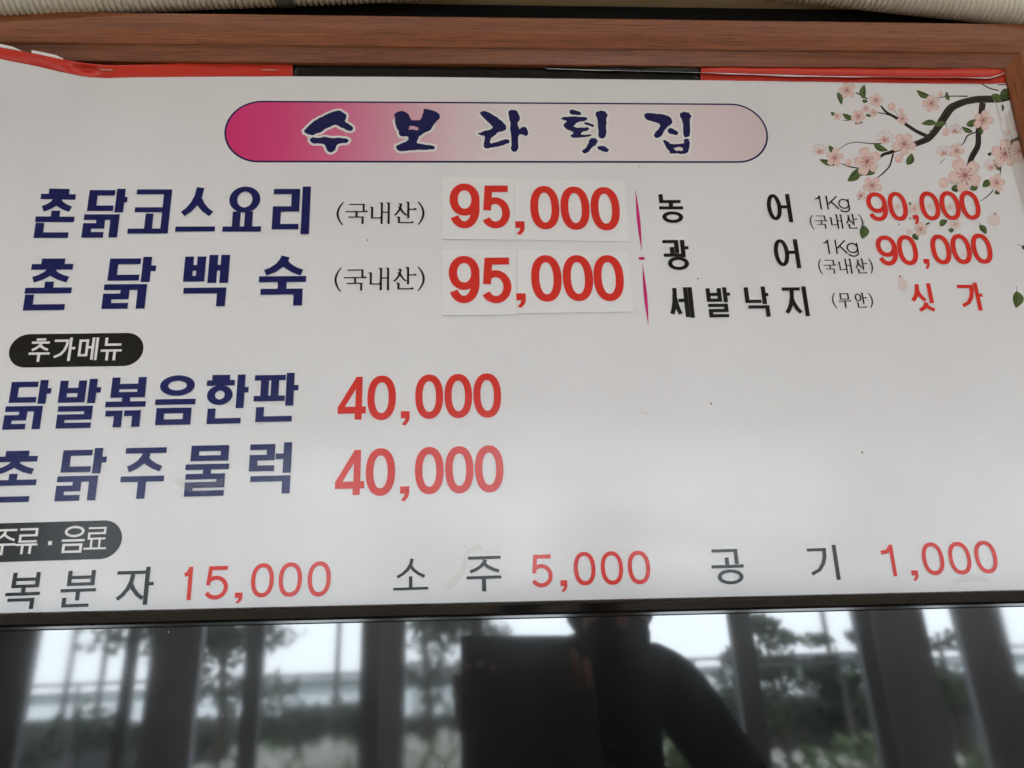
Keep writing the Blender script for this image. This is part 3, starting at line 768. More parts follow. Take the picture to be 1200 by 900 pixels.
PK0, PK1, PK2, PK3 = (.80, .62, .58), (.76, .53, .50), (.62, .33, .31), (.40, .15, .13)
def flower(cx, cy, r_, pale=0.0, side=False, rot=None):
    ik = Ink(nextlift()); rot = rnd()*6.28 if rot is None else rot
    fade = lambda c: tuple(q+(.78-q)*pale for q in c)
    sq = .72 if side else 1.0
    def pos(a, rr): return (cx+rr*math.cos(a), cy+sq*rr*math.sin(a))
    for k in range(5):
        a0 = rot+2*math.pi*k/5+(rnd()-.5)*.12; sc = .92+.16*rnd()
        out = []
        for i in range(13):
            t = -1+2*i/12
            rr = r_*sc*(1-.42*abs(t)**2.4-.07*math.exp(-(t/.16)**2))*(1+.03*(rnd()-.5))
            out.append(pos(a0+t*.66*(1-.12*abs(t)), rr))
        # three rings of colour: deep at the heart, pale at the rim
        ctr = (cx, cy); b0 = len(ik.v)
        rings = [[(ctr[0]+(p[0]-ctr[0])*f, ctr[1]+(p[1]-ctr[1])*f) for p in out] for f in (.10, .32, .72, 1.0)]
        cols = [fade(PK2), fade(PK1), fade(PK0), fade(tuple(q*.93 for q in PK1))]
        V = [ik.p3(*zb(*p)) for rg in rings for p in rg]
        ik.v += [tuple(q) for q in V]
        for ri in range(3):
            for i in range(12):
                f = (b0+ri*13+i, b0+ri*13+i+1, b0+(ri+1)*13+i+1, b0+(ri+1)*13+i)
                ik.f.append(f); ik.c.append({f[0]: cols[ri], f[1]: cols[ri], f[2]: cols[ri+1], f[3]: cols[ri+1]})
        ik.step()
        if r_ > 34:
            for e in (out[0],):
                ik.stroke([zb(*pos(a0-.62, r_*.25)), zb(*pos(a0-.60, r_*.7))], [1.4*KZ]*2, col=fade(PK2))
    for k in range(9 if r_ > 30 else 5):
        a = rot+.3+2*math.pi*k/9+(rnd()-.5)*.3; l = r_*(.30+.20*rnd())
        ik.stroke([zb(*pos(a, r_*.04)), zb(*pos(a, l))], [max(1.5, r_*.04)*KZ]*2, col=fade(PK3))
        e = pos(a, l); s_ = max(1.6, r_*.045)
        ik.fill([[zb(e[0]+s_*math.cos(q), e[1]+s_*math.sin(q)) for q in [i*1.047 for i in range(6)]]], fade((.34, .13, .08)))
    s_ = r_*.11
    ik.fill([[zb(cx+s_*math.cos(q), cy+s_*math.sin(q)) for q in [i*.7854 for i in range(8)]]], fade(PK3))
    ik.build('flower_print', M['blossom'], sheet, colattr=True)
def bud(cx, cy, r_, sx=None, sy=None):
    ik = Ink(nextlift())
    if sx is not None: ik.stroke([zb(cx, cy), zb((cx+sx)/2+3, (cy+sy)/2), zb(sx, sy)], [3*KZ]*3, col=G1)
    ik.fill([[zb(cx+r_*math.cos(q), cy+r_*1.05*math.sin(q)) for q in [i*.393 for i in range(16)]]], PK1)
    ik.fill([[zb(cx-.15*r_+.62*r_*math.cos(q), cy-.2*r_+.6*r_*math.sin(q)) for q in [i*.5236 for i in range(12)]]], PK0)
    ik.stroke([zb(cx-.2*r_, cy+.9*r_), zb(cx+.15*r_, cy), zb(cx+.1*r_, cy-.9*r_)], [1.6*KZ]*3, col=PK2)
    ik.build('bud_print', M['blossom'], sheet, colattr=True)
def stamens(cx, cy, r_):
    flower(cx, cy+r_*.1, r_*.72, 0, True)
    ik = Ink(nextlift())
    for k in range(11):
        a = math.pi*(1.0+1.1*k/10)+(rnd()-.5)*.2; e = (cx+r_*math.cos(a), cy+r_*math.sin(a))
        ik.stroke([zb(cx, cy+.2*r_), zb(*e)], [1.4*KZ]*2, col=PK2)
        ik.fill([[zb(e[0]+2.6*math.cos(q), e[1]+2.6*math.sin(q)) for q in [i*1.047 for i in range(6)]]], PK3)
    ik.build('flower_print', M['blossom'], sheet, colattr=True)
for br in ([(1118,160,50),(1060,172,54),(1000,172,54),(940,172,50),(870,185,46),(800,215,52),(755,285,50),(720,340,42),(680,385,42),(600,415,36)],
           [(600,415,34),(540,430,28),(480,455,24),(440,465,20),(412,488,15)], [(690,375,30),(620,345,27),(560,305,25),(500,265,22),(455,242,20),(422,203,12)],
           [(470,256,7),(440,246,8),(402,242,7)], [(288,134,8),(318,148,12),(352,168,10)], [(190,446,3),(240,410,5),(290,399,6),(360,408,7),(430,408,7)],
           [(492,462,11),(475,530,10),(440,566,9),(398,600,5)], [(212,516,6),(260,535,10),(315,542,8)],
           [(972,190,42),(965,250,38),(950,330,35),(952,420,36),(916,480,36),(898,535,28)], [(945,345,8),(890,365,9),(876,400,8),(858,422,4)],
           [(725,165,4),(780,155,7),(830,154,8),(890,156,10)], [(1205,372,42),(1130,402,28),(1060,442,16),(1004,470,20)], [(1080,485,6),(1074,535,8),(1068,585,5)],
           [(1035,658,6),(1000,695,6),(965,718,4)], [(962,88,7),(1000,112,10),(1055,128,9)], [(772,488,3),(745,515,4)], [(1130,372,5),(1135,400,5)], [(1050,98,8),(1112,98,8)],
           [(215,282,4),(240,286,5),(275,276,4)], [(650,210,4),(662,212,4)]):
    branch(br)
for lf in ((190,132,212,200,30),(330,168,335,90,38),(322,178,355,182,22),(275,275,216,246,30),(178,256,154,238,20),(283,300,328,296,20),(342,252,376,260,16),
           (690,156,616,120,34),(725,298,643,302,34),(720,312,780,300,32),(792,178,778,128,24),(886,312,936,278,40),(920,348,860,318,28),(968,326,970,362,26),
           (385,406,464,446,36),(567,524,592,460,44),(180,456,143,418,30),(176,524,92,494,32),(310,544,244,612,52),(396,566,304,580,38),(806,656,856,634,42,1),(950,640,906,656,38),
           (1016,606,974,642,40),(1042,664,1066,682,28),(1072,552,1036,515,38),(1020,148,1072,188,46),(1062,150,1126,140,62,1),(1075,200,1078,240,16),(1125,180,1130,210,18),(700,350,690,332,8)):
    leaf(*lf)
for fl in ((240,122,48),(397,175,40),(345,220,24),(385,242,24),(302,262,40),(188,262,22),(540,275,33),(697,192,50),(550,410,66),(350,505,76),(175,485,50),(378,635,54),
           (318,688,28),(975,285,55),(835,447,42),(880,580,98),(1095,465,80),(1172,450,62),(1050,620,48)):
    flower(*fl)
for st in ((445,385,44),(95,450,38),(825,340,34),(762,458,38),(1020,535,38)): stamens(*st)
for bd in ((482,210,21,515,260),(532,232,14,540,260),(745,142,14),(775,348,20,778,310),(522,490,23,548,470),(250,510,19),(765,620,27,850,622),(1110,350,14),(1155,328,16)): bud(*bd)
OY = (210-80)*4.615
for fl in ((515,150+OY,24,.45),(606,160+OY,34,.2),(690,150+OY,24,.5),(800,150+OY,22,.3),(640,272+OY,42,.05),(580,285+OY,18,.4),(828,245+OY,36,.3,True),(870,408+OY,14,.6)):
    flower(*fl)
for lf in ((334,250+OY,326,324+OY,54),(744,254+OY,786,222+OY,36),(790,278+OY,822,272+OY,26),(596,298+OY,626,330+OY,34,1),(958,248+OY,996,298+OY,34),(1160,606+OY,1156,698+OY,62),(1192,358+OY,1206,385+OY,26),(520,248+OY,528,240+OY,8),(576,126+OY,590,138+OY,14),(578,216+OY,588,210+OY,10)):
    leaf(*lf)
for br in ([(334,225+OY,3),(332,255+OY,3)],[(960,235+OY,3),(962,256+OY,3)],[(1160,582+OY,3),(1159,612+OY,3)],[(1160,350+OY,3),(1195,368+OY,4)],[(668,246+OY,8),(688,236+OY,10)],[(640,670,3),(296,718,3)] if False else [(298,716,3),(322,684,4)]):
    branch(br)
def petal(cx, cy, rx, ry, ang):
    ik = Ink(nextlift()); pts = []
    for i in range(20):
        a = 2*math.pi*i/20; x = rx*math.cos(a)*(1+.25*math.sin(a)); y = ry*math.sin(a)
        pts.append(zb(cx+x*math.cos(ang)-y*math.sin(ang), cy+x*math.sin(ang)+y*math.cos(ang)))
    ik.fill([pts], tuple(.5*q+.5*.74 for q in PK1)); 
    tx, ty = cx+ry*math.sin(ang), cy-ry*math.cos(ang)
    ik.fill([[zb(tx+6*math.cos(q), ty+6*math.sin(q)) for q in [i*.7854 for i in range(8)]]], PK3)
    ik.build('petal_print', M['blossom'], sheet, colattr=True)
petal(1036, 220+OY, 34, 34, .2); petal(541, 566+OY, 24, 42, -.3)

# clear tape holding the right edge, and old glue smears
m = bpy.data.materials.new('clear_film'); m.use_nodes = True
nt = m.node_tree; nt.nodes.clear()
out = N(m, 'ShaderNodeOutputMaterial'); mix = N(m, 'ShaderNodeMixShader', Fac=.13)
tb = N(m, 'ShaderNodeBsdfTransparent', Color=(.93, .92, .90, 1)); gb = N(m, 'ShaderNodeBsdfGlossy', Color=(.9, .9, .9, 1), Roughness=.22)
LK(m, tb.outputs[0], mix.inputs[1]); LK(m, gb.outputs[0], mix.inputs[2]); LK(m, mix.outputs[0], out.inputs['Surface'])
M['film'] = m
m = m.copy(); m.name = 'dried_glue'; m.node_tree.nodes['Mix Shader'].inputs['Fac'].default_value = .035; M['glue'] = m
ta = empty('clear_tape', P(1180, 160, .001)); tag(ta, 'strip of clear tape along the right edge of the sheet, over the blossoms', 'tape')
b = MB(); E0 = ta.location
lft = [(1160, 101), (1166, 122), (1173, 150), (1182, 183), (1190, 212), (1199, 245)]; rgt = [(1181, 99), (1187, 122), (1196, 150), (1206, 183), (1214, 212), (1224, 245)]
for i, (l_, r__) in enumerate(zip(lft, rgt)):
    for k in range(5):
        t = k/4; b.v.append(tuple(P(l_[0]+(r__[0]-l_[0])*t, l_[1]+(r__[1]-l_[1])*t, .0011+.0016*t**2+.0004*math.sin(i*2.1+k))-E0))
for i in range(5):
    for k in range(4): b.f.append((i*5+k, (i+1)*5+k, (i+1)*5+k+1, i*5+k+1)); b.c.append(None)
b.build('tape_film', M['film'], ta, smooth=True)
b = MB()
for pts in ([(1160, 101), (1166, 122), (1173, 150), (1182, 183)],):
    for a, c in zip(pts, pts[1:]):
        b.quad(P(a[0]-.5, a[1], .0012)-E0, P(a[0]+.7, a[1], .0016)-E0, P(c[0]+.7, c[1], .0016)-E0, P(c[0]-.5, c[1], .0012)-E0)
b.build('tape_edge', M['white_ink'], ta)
for pts, ws in (([(566, 643), (558, 641), (549, 646), (545, 658), (541, 672), (530, 683), (521, 690)], [4, 7, 7, 6, 6, 9, 5]), ([(1116, 682), (1126, 679), (1138, 677), (1148, 678), (1158, 682)], [4, 7, 8, 7, 4]),
                ([(205, 562), (222, 570), (240, 572), (262, 564)], [5, 12, 13, 6]), ([(750, 483), (755, 484), (760, 487)], [2, 4, 2])):
    ik = Ink(.0008); ik.stroke([uv(*p) for p in pts], [w*PXM for w in ws]); ik.build('glue_smear', M['glue'], sheet)

# ------------------------------------------------------------------ pasted price stickers
def sticker(px, text, boxes, zoom, label, w=.0010):
    c = [P(x, y, .0) for x, y in px]; org = sum(c, Vector())/4
    org = Vector((org.x, 0, org.z))
    e = empty('price_sticker', org); tag(e, label, 'price sticker', 'price stickers pasted over the old prices')
    b = MB(); n = 10; grid = []
    for i in range(n+1):
        for j in range(n+1):
            s_, t = i/n, j/n
            p = c[0].lerp(c[1], s_).lerp(c[3].lerp(c[2], s_), t)
            edge = max(abs(s_-.5), abs(t-.5))*2
            grid.append(Vector((p.x, -(w+.00005*max(0, edge-.85)/.15*rnd()), p.z))-org)
    m_ = (n+1)
    b.poly(grid, [(i*m_+j, (i+1)*m_+j, (i+1)*m_+j+1, i*m_+j+1) for i in range(n) for j in range(n)])
    o = b.build('sticker_paper', M['sticker_paper'], e)
    bm = bmesh.new(); bm.from_mesh(o.data); bmesh.ops.recalc_face_normals(bm, faces=bm.faces)
    for f in bm.faces:
        if f.normal.y > 0: f.normal_flip()
    bm.to_mesh(o.data); bm.free()
    so = o.modifiers.new('thick', 'SOLIDIFY'); so.thickness = w-.00006; so.offset = -1
    ik_w = w+.00035
    line(text, boxes, .155, .163, M['red_ink'], 'price_digit', lift=ik_w, zoom=zoom, parent=e, org=org, flatw=0.0)
    return e
Zt = (400, 0, 3)
q3 = lambda l, z: [(z[0]+x/z[2], z[1]+y/z[2]) for x, y in l]
sticker(q3([(357,625),(606,629),(610,845),(356,842)], Zt), '95', [(381,486,648,805),(495,592,655,805)], Zt, 'white square sticker with red 95, upper left of the four pasted price stickers')
sticker(q3([(608,631),(997,638),(1009,851),(612,844)], Zt), ',000', [(612,645,780,828),(664,766,656,808),(770,872,658,810),(876,978,660,812)], Zt, 'white sticker with red comma and 000, upper of the pair beside the magenta divider', .0007)
sticker(q3([(355,-21),(615,-22),(617,208),(354,210)], Z5), '95', [(378,486,2,168),(494,597,8,168)], Z5, 'white square sticker with red 95, lower left of the four pasted price stickers')
sticker(q3([(617,-20),(1008,-12),(1027,197),(619,203)], Z5), ',000', [(615,649,133,184),(667,774,-1,162),(778,884,-1,160),(886,992,-1,160)], Z5, 'white sticker with red comma and 000, lower of the pair, above the empty white area', .0007)

# ------------------------------------------------------------------ dark glass screen below the sheet
PW = .016
pa, pb = P(0, 718.0, PW), P(1200, 690.8, PW)
ax = (pb-pa).normalized(); LEAN = math.radians(2.7)
zz = (Vector((0, 0, 1))-ax*ax.z).normalized(); yy = zz.cross(ax)
up_ = (math.cos(LEAN)*zz+math.sin(LEAN)*Vector((0, 1, 0))); up_ = (up_-ax*up_.dot(ax)).normalized()
nout = ax.cross(up_)
PO = pa.lerp(pb, .5)
PM = Matrix(((ax.x, -nout.x, up_.x, PO.x), (ax.y, -nout.y, up_.y, PO.y), (ax.z, -nout.z, up_.z, PO.z), (0, 0, 0, 1)))
scr = empty('dark_screen', mat=PM)
tag(scr, 'black glossy glass screen with reflections below the white menu sheet', 'screen')
HX, HB = .60, .66
BH = .0132
prof = [(-.0, -.020), (0, -.0035), (-.0003, -.0018), (-.0010, -.0006), (-.0020, -.0001), (-.0028, 0), (-.0031, -.0001), (-.0034, -.00025), (-.0088, -.0031), (-.0092, -.0033), (-.0100, -.0036), (-.0101, -.0042), (-.0102, -.0016), (-.0103, -.0014), (-.0121, -.0014), (-.0123, -.0017), (-.0128, -.0026), (-.0130, -.0052), (-.0130, -.020)]
b = MB(); n = len(prof)
def sweep(b, path):
    V = []
    for (cx, cz, dx, dz) in path:
        for bb, cc in prof: V.append((cx+dx*bb, -cc, cz+dz*bb))
    F = []
    for i in range(len(path)-1):
        for k in range(n-1): F.append((i*n+k, i*n+k+1, (i+1)*n+k+1, (i+1)*n+k))
    b.poly(V, F)
sweep(b, [(-HX, -HB, 1, 0-1e-9), (-HX, 0, -1, 1), (HX, 0, 1, 1), (HX, -HB, -1, 0)] if False else [(-HX, -HB, -1, -1), (-HX, 0, -1, 1), (HX, 0, 1, 1), (HX, -HB, 1, -1), (-HX, -HB, -1, -1)])
bz = b.build('bezel', M['black_gloss'], scr, smooth=False)
bm = bmesh.new(); bm.from_mesh(bz.data); bmesh.ops.recalc_face_normals(bm, faces=bm.faces)
bm.to_mesh(bz.data); bm.free()
b = MB(); b.box(-HX+BH-.001, HX-BH+.001, .0038, .012, -HB+BH-.001, -BH+.001)
b.build('glass', M['glass'], scr)
b = MB(); b.box(-HX+.004, HX-.004, .0125, .020, -HB+.004, -.004); b.build('back_cover', M['black_gloss'], scr)

# ------------------------------------------------------------------ ribbed hoses along the top
def hose(name, px_pts, w, rad, pitch, label, phase=0):
    ctrl = [P(x, y, w) for x, y in px_pts]
    path = []
    for i in range(len(ctrl)-1):
        a, c = ctrl[i], ctrl[i+1]
        p0 = ctrl[i-1] if i else a*2-c; p3 = ctrl[i+2] if i+2 < len(ctrl) else c*2-a
        for k in range(40):
            t = k/40
            path.append(.5*((2*a)+(c-p0)*t+(2*p0-5*a+4*c-p3)*t*t+(3*a-p0-3*c+p3)*t**3))
    path.append(ctrl[-1])
    # resample by arc length
    L = [0]
    for p, q in zip(path, path[1:]): L.append(L[-1]+(q-p).length)
    step = pitch/10; m_ = int(L[-1]/step); pts = []; rad_ = []; j = 0
    for i in range(m_):
        s_ = i*step
        while L[j+1] < s_: j += 1
        t = (s_-L[j])/(L[j+1]-L[j]); pts.append(path[j].lerp(path[j+1], t))
        rad_.append(rad-.0027*max(0.0, math.cos(2*math.pi*i/10))**2)
    org = pts[len(pts)//2].copy()
    b = MB(); b.tube([p-org for p in pts], rad_, 28)
    o = b.build(name, M['hose'], None, smooth=True); o.location = org
    return tag(o, label, 'hose', 'ribbed hoses above the frame'), pts
HR = .0150
rp = HR/ (D/FPX*1.28)
_, hp = hose('corrugated_hose', [(-120, 11), (0, 4), (110, -2), (230, -8), (330, -12), (430, -16), (560, -23), (700, -40), (820, -70)], .012, HR, .0054, 'ivory ribbed hose at the upper left, held by a grey strap')
hose('corrugated_hose', [(560, -70), (700, -42), (820, -27), (950, -14), (1060, -2), (1150, 8), (1250, 21), (1330, 33)], .012, HR, .0054, 'ivory ribbed hose at the upper right, sagging towards the frame corner')
# strap round the left hose
c0 = P(333, -12, .012)
j = min(range(len(hp)), key=lambda i: (hp[i]-c0).length)
b = MB(); dirn = (hp[j+10]-hp[j-10]).normalized(); cen = hp[j]
b.tube([-dirn*.0085, -dirn*.0083, dirn*.0083, dirn*.0085], [HR+.0003, HR+.0012, HR+.0012, HR+.0003], 32)
o = b.build('hose_strap', M['clip'], None, smooth=False); o.location = cen
tag(o, 'grey green strap clamped round the ribbed hose at upper left', 'strap')

# ------------------------------------------------------------------ what the dark glass mirrors: the room behind and the view outside
PLO = PO+nout*(-.0038)          # a point of the mirror face
def mirror(v): return v-2*v.dot(nout)*nout
def mir(px, py, y=None):
    """world point behind the camera, at depth y, that the glass shows at this picture place"""
    d = ray(px, py); t = (PLO-CAM).dot(nout)/d.dot(nout)
    h = CAM+d*t; m_ = mirror(d)
    return h+m_*((y-h.y)/m_.y)
b = MB(); b.box(-4, 4, -3.2, .03, -.1, 0); tag(b.build('floor', M['floor']), kind='structure')
b = MB(); b.box(-4, 4, -3.1, .25, 2.5, 2.6); tag(b.build('ceiling', M['ceiling']), kind='structure')
for x0, x1 in ((-4.1, -4), (4, 4.1)):
    b = MB(); b.box(x0, x1, -3.1, .25, -.1, 2.6); tag(b.build('wall', M['cream_wall']), kind='structure')
YW = -3.0; LINTEL = 2.30
b = MB(); b.box(-4, 4, YW-.10, YW+.02, LINTEL, 2.5); tag(b.build('wall', M['room_wall']), kind='structure')
wf_ = empty('window_frame', (0, YW, 0)); tag(wf_, 'grey window frame of upright posts mirrored in the dark glass', 'window frame')
def post(px0, px1, m_, py=740, dy=.0, th=.05):
    a, c = mir(px0, py, YW+dy), mir(px1, py, YW+dy); x0, x1 = sorted((a.x, c.x))
    b = MB(); b.box(x0, x1, -th/2+dy, th/2+dy, 0, LINTEL); b.build('post', m_, wf_, bevel=.004)
for px0, px1, mm, dy in ((-190, 47, M['alu'], .0), (152, 164, M['alu'], 0), (181, 240, M['alu2'], -.1), (291, 312, M['alu'], 0), (424, 447, M['alu'], 0), (447, 476, M['alu2'], -.1),
                     (552, 566, M['alu'], 0), (855, 881, M['alu'], 0), (1002, 1021, M['alu'], 0), (1021, 1084, M['alu2'], -.1), (1121, 1176, M['alu2'], -.05), (1240, 1262, M['alu'], 0), (1330, 1420, M['alu2'], 0)):
    post(px0, px1, mm, dy=dy)
b = MB(); b.box(-4, 4, -.03, .03, 0, .12); b.build('rail', M['alu'], wf_, bevel=.004)
# outside ground, sea and a far shore
b = MB(); b.box(-300, 300, -22, -3.2, -.6, -.12); tag(b.build('ground', M['ground']), kind='structure')
b = MB(); b.box(-900, 900, -1500, -22, -3.2, -1.2); tag(b.build('water', M['water']), kind='structure')
b = MB(); b.box(-300, 300, 0.25, 300, -.6, -.12); tag(b.build('ground', M['ground']), kind='structure')
b = MB(); random.seed(3)
for i in range(40):
    x = -34+i*1.7; h = .95+.35*rnd()
    b.box(x, x+1.68, -15.2-rnd()*.5, -14.2, -.12, h)
tag(b.build('sea_wall', M['bank'], bevel=.05), 'rough stone sea wall mirrored as a dark band in the glass', 'wall')
def leaves(b, c, r_, n, size, seed):
    R = random.Random(seed)
    for _ in range(n):
        while True:
            q = Vector((R.uniform(-1, 1), R.uniform(-1, 1), R.uniform(-1, 1)))
            if .25 < q.length < 1: break
        p = Vector(c)+Vector((q.x*r_[0], q.y*r_[1], q.z*r_[2]))
        a = Vector((R.uniform(-1, 1), R.uniform(-1, 1), R.uniform(-1, 1))).normalized()
        e = a.cross(Vector((R.uniform(-1, 1), R.uniform(-1, 1), R.uniform(-1, 1)))).normalized(); s_ = size*R.uniform(.6, 1.3)
        b.quad(p-a*s_, p-e*s_*.5, p+a*s_, p+e*s_*.5)
def tree(px, py_top, y, wid, label, seed):
    R = random.Random(seed); g = mir(px, 790, y); top = mir(px, py_top, y).z
    t = empty('pine_tree', (g.x, y, -.12)); tag(t, label, 'tree', 'trees outside mirrored in the glass')
    H = top+.12
    b = MB(); b.tube([(0, 0, 0), (.05*wid, 0, H*.4), (-.05*wid, .02, H*.75), (0, 0, H*.97)], [.10, .08, .05, .02], 8); b.build('trunk', M['bark'], t, smooth=True)
    b = MB()
    for k in range(R.choice((7, 9, 12))):
        z = H*(.42+.60*R.random()); x = (R.uniform(-1, 1))*wid*(1.15-z/H*.6)
        leaves(b, (x, R.uniform(-.5, .5)*wid, z), (wid*.62, wid*.5, wid*.26), int(130*R.uniform(.5, 1.2)), .085*R.uniform(.7, 1.2), seed*31+k)
    b.build('crown', M['pine'], t)
ORD = ('leftmost', 'second', 'third', 'fourth', 'fifth', 'sixth', 'seventh', 'eighth', 'ninth', 'tenth', 'eleventh', 'twelfth')
TX = (262, 500, 545, 905, 880, 985, 1050, 1110, 205)
for i, (px, py, y, wd) in enumerate(((262, 690, -12, 1.05), (500, 690, -13, .8), (545, 700, -13, .7), (905, 745, -13, .7), (880, 720, -12, .5), (985, 752, -13, .5), (1050, 740, -13, .6), (1110, 735, -13, .7), (205, 660, -11, 1.3))):
    tree(px, py, y, wd, f'dark pine tree mirrored in the glass, {ORD[sorted(TX).index(px)]} pine from the left', 11+i)
hz = MB(); R = random.Random(5)
for i in range(70):
    x = -13+26*i/70
    leaves(hz, (x, -13.9+R.uniform(-.3, .3), .75+.38*math.sin(x*1.7)*R.random()+.25*R.random()), (.55, .35, .38), 60, .09, 900+i)
tag(hz.build('hedge', M['pine']), kind='stuff')
hl = MB(); pts = []
for i in range(81):
    x = -420+840*i/80; pts.append((x, 2.2+5.5*max(0, math.sin(i*.21+1.1))+2.4*max(0, math.sin(i*.53))+R.random()*.8))
for (x0, h0), (x1, h1) in zip(pts, pts[1:]):
    hl.poly([(x0, -500, -3), (x1, -500, -3), (x1, -515, h1), (x0, -515, h0), (x1, -540, h1*.6), (x0, -540, h0*.6)], [(0, 1, 2, 3), (3, 2, 4, 5)])
M['hill'] = mottled('hazed_hill', (.20, .24, .24), (.26, .29, .28), .02, .9)  # pale grey-green, distance haze put into the base colour
tag(hl.build('hills', M['hill']), kind='structure')
gr = empty('guard_rail', (0, -10, -.12)); tag(gr, 'pale guard rail along the shore, mirrored in the glass', 'railing')
for py, th in ((783, .035), (794, .03)):
    z = mir(560, py, -10).z+.12; b = MB(); b.tube([(-14, 0, z), (14, 0, z)], th*.6, 8); b.build('rail', M['bank'], gr)
for i in range(12):
    b = MB(); x = -11+2*i; b.tube([(x, 0, 0), (x, 0, mir(560, 783, -10).z+.12)], .022, 8); b.build('post', M['bank'], gr)
for i, px in enumerate((84, 123, 396, 973)):
    g = mir(px, 770, -18); b = MB(); b.tube([(0, 0, 0), (0, 0, 8)], [.07, .045], 10)
    o = b.build('lamp_pole', M['bank'], None, smooth=True); o.location = (g.x, -18, -.12)
    tag(o, f'thin pole mirrored in the glass, {ORD[i]} thin pole from the left', 'pole', 'poles mirrored in the glass')
def shrub(px0, px1, ztop, y, seed, nflow, label, mt):
    x0, x1 = sorted((mir(px0, 860, y).x, mir(px1, 860, y).x)); cx = (x0+x1)/2
    t = empty('flowering_shrub', (cx, y, -.12)); tag(t, label, 'shrub', 'shrubs outside mirrored in the glass')
    R = random.Random(seed); b = MB(); f = MB(); wdt = (x1-x0)/2
    for k in range(12):
        c = (R.uniform(-.85, .85)*wdt, R.uniform(-.4, .4), (ztop+.12)*R.uniform(.35, .82))
        leaves(b, c, (wdt*.4, .35, .26), 150, .06, seed*17+k)
    for k in range(int(nflow*1.5)):
        p = Vector((R.uniform(-1, 1)*wdt, R.uniform(.2, .65), (ztop+.12)*R.uniform(.55, 1.0)))
        s_ = R.uniform(.026, .062)
        for q in range(5):
            a = 2*math.pi*q/5
            f.quad(p, p+Vector((math.cos(a-.5)*s_*.8, .01, math.sin(a-.5)*s_*.8)), p+Vector((math.cos(a)*s_, .015, math.sin(a)*s_)), p+Vector((math.cos(a+.5)*s_*.8, .01, math.sin(a+.5)*s_*.8)))
    b.build('foliage', mt, t)
    if nflow: f.build('blossom', M['petal'], t)
for i, (a, c, z, y, nf) in enumerate(((10, 110, .85, -6.2, 14), (130, 220, .95, -6.4, 20), (220, 320, 1.05, -6.0, 45), (300, 390, 1.15, -6.2, 60), (380, 470, 1.18, -6.0, 70), (455, 560, 1.18, -6.2, 75), (600, 720, 1.05, -6.2, 30),
                              (740, 850, 1.0, -6.3, 25), (870, 960, .95, -6.1, 30), (950, 1040, .98, -6.3, 24), (1040, 1140, .9, -6.2, 14), (1130, 1220, .9, -6.1, 14))):
    shrub(a, c, z, y, 50+i, nf, f'white flowering shrub mirrored in the glass, {ORD[i]} shrub from the left', M['leaf'])

# ------------------------------------------------------------------ the photographer
def skin_body(name, joints, edges, mt, parent, sub=2):
    """joints: name -> (point, radius); one continuous skinned surface"""
    ks = list(joints); me = bpy.data.meshes.new(name)
    me.from_pydata([joints[k][0] for k in ks], [(ks.index(a), ks.index(c)) for a, c in edges], [])
    o = bpy.data.objects.new(name, me); COL.objects.link(o)
    sm = o.modifiers.new('skin', 'SKIN'); sm.use_smooth_shade = True
    for i, k in enumerate(ks):
        r_ = joints[k][1]; r_ = r_ if isinstance(r_, tuple) else (r_, r_)
        me.skin_vertices[0].data[i].radius = r_
        me.skin_vertices[0].data[i].use_root = (i == 0)
    ss = o.modifiers.new('subdiv', 'SUBSURF'); ss.levels = sub; ss.render_levels = sub
    me.materials.append(mt); o.parent = parent
    return o
YP = -1.00
per = empty('person', (.06, YP, 0)); tag(per, 'person in dark clothes holding up a phone, mirrored in the dark glass', 'person')
def pm(px, py, y=YP):
    p = mir(px, py, y); return p-Vector((.06, YP, 0))
hd = pm(716, 722, YP+.05); nk = pm(716, 775); ch = pm(690, 830); sr = pm(790, 782); sl = pm(625, 782)
hip = Vector((ch.x, .02, .95))
PH = Vector((.064, -D-.026, EYE-.028))-Vector((.06, YP, 0))      # middle of the phone
er = Vector((sr.x+.155, .02, sr.z-.30)); wr_ = Vector((.115, YP*0-(-D-.06-YP)*-1, 0))
wr_ = PH+Vector((.085, -.06, -.135))
el = Vector((sl.x-.02, .06, sl.z-.30)); wl = PH+Vector((-.05, -.05, -.135))
jn = {'hip': (hip, (.15, .11)), 'waist': (Vector((ch.x, .0, 1.10)), (.14, .105)), 'chest': (Vector((ch.x, 0, ch.z-.02)), (.155, .11)), 'collar': (Vector((nk.x-.02, 0, sr.z+.0)), (.11, .075)),
      'neck': (nk+Vector((0, 0, .01)), .055), 'skull_base': (hd+Vector((0, 0, -.06)), .065), 'head': (hd+Vector((0, .0, .03)), (.078, .092)), 'crown': (hd+Vector((0, -.01, .10)), (.062, .07)),
      'trr': (nk.lerp(sr, .55)+Vector((0, 0, -.005)), .066), 'trl': (nk.lerp(sl, .55)+Vector((0, 0, -.005)), .066), 'shr': (sr+Vector((-.012, 0, -.028)), .074), 'upr': (sr.lerp(er, .5)+Vector((-.008, 0, -.01)), .066), 'elr': (er, .058), 'wrr': (wr_, .030), 'shl': (sl, .062), 'ell': (el, .046), 'wrl': (wl, .030),
      'thr': (Vector((hip.x+.10, 0, .86)), .095), 'knr': (Vector((hip.x+.11, .03, .48)), .062), 'anr': (Vector((hip.x+.11, -.01, .09)), .042), 'tor': (Vector((hip.x+.13, .17, .035)), .035),
      'thl': (Vector((hip.x-.10, 0, .86)), .095), 'knl': (Vector((hip.x-.11, .03, .48)), .062), 'anl': (Vector((hip.x-.11, -.01, .09)), .042), 'tol': (Vector((hip.x-.13, .17, .035)), .035)}
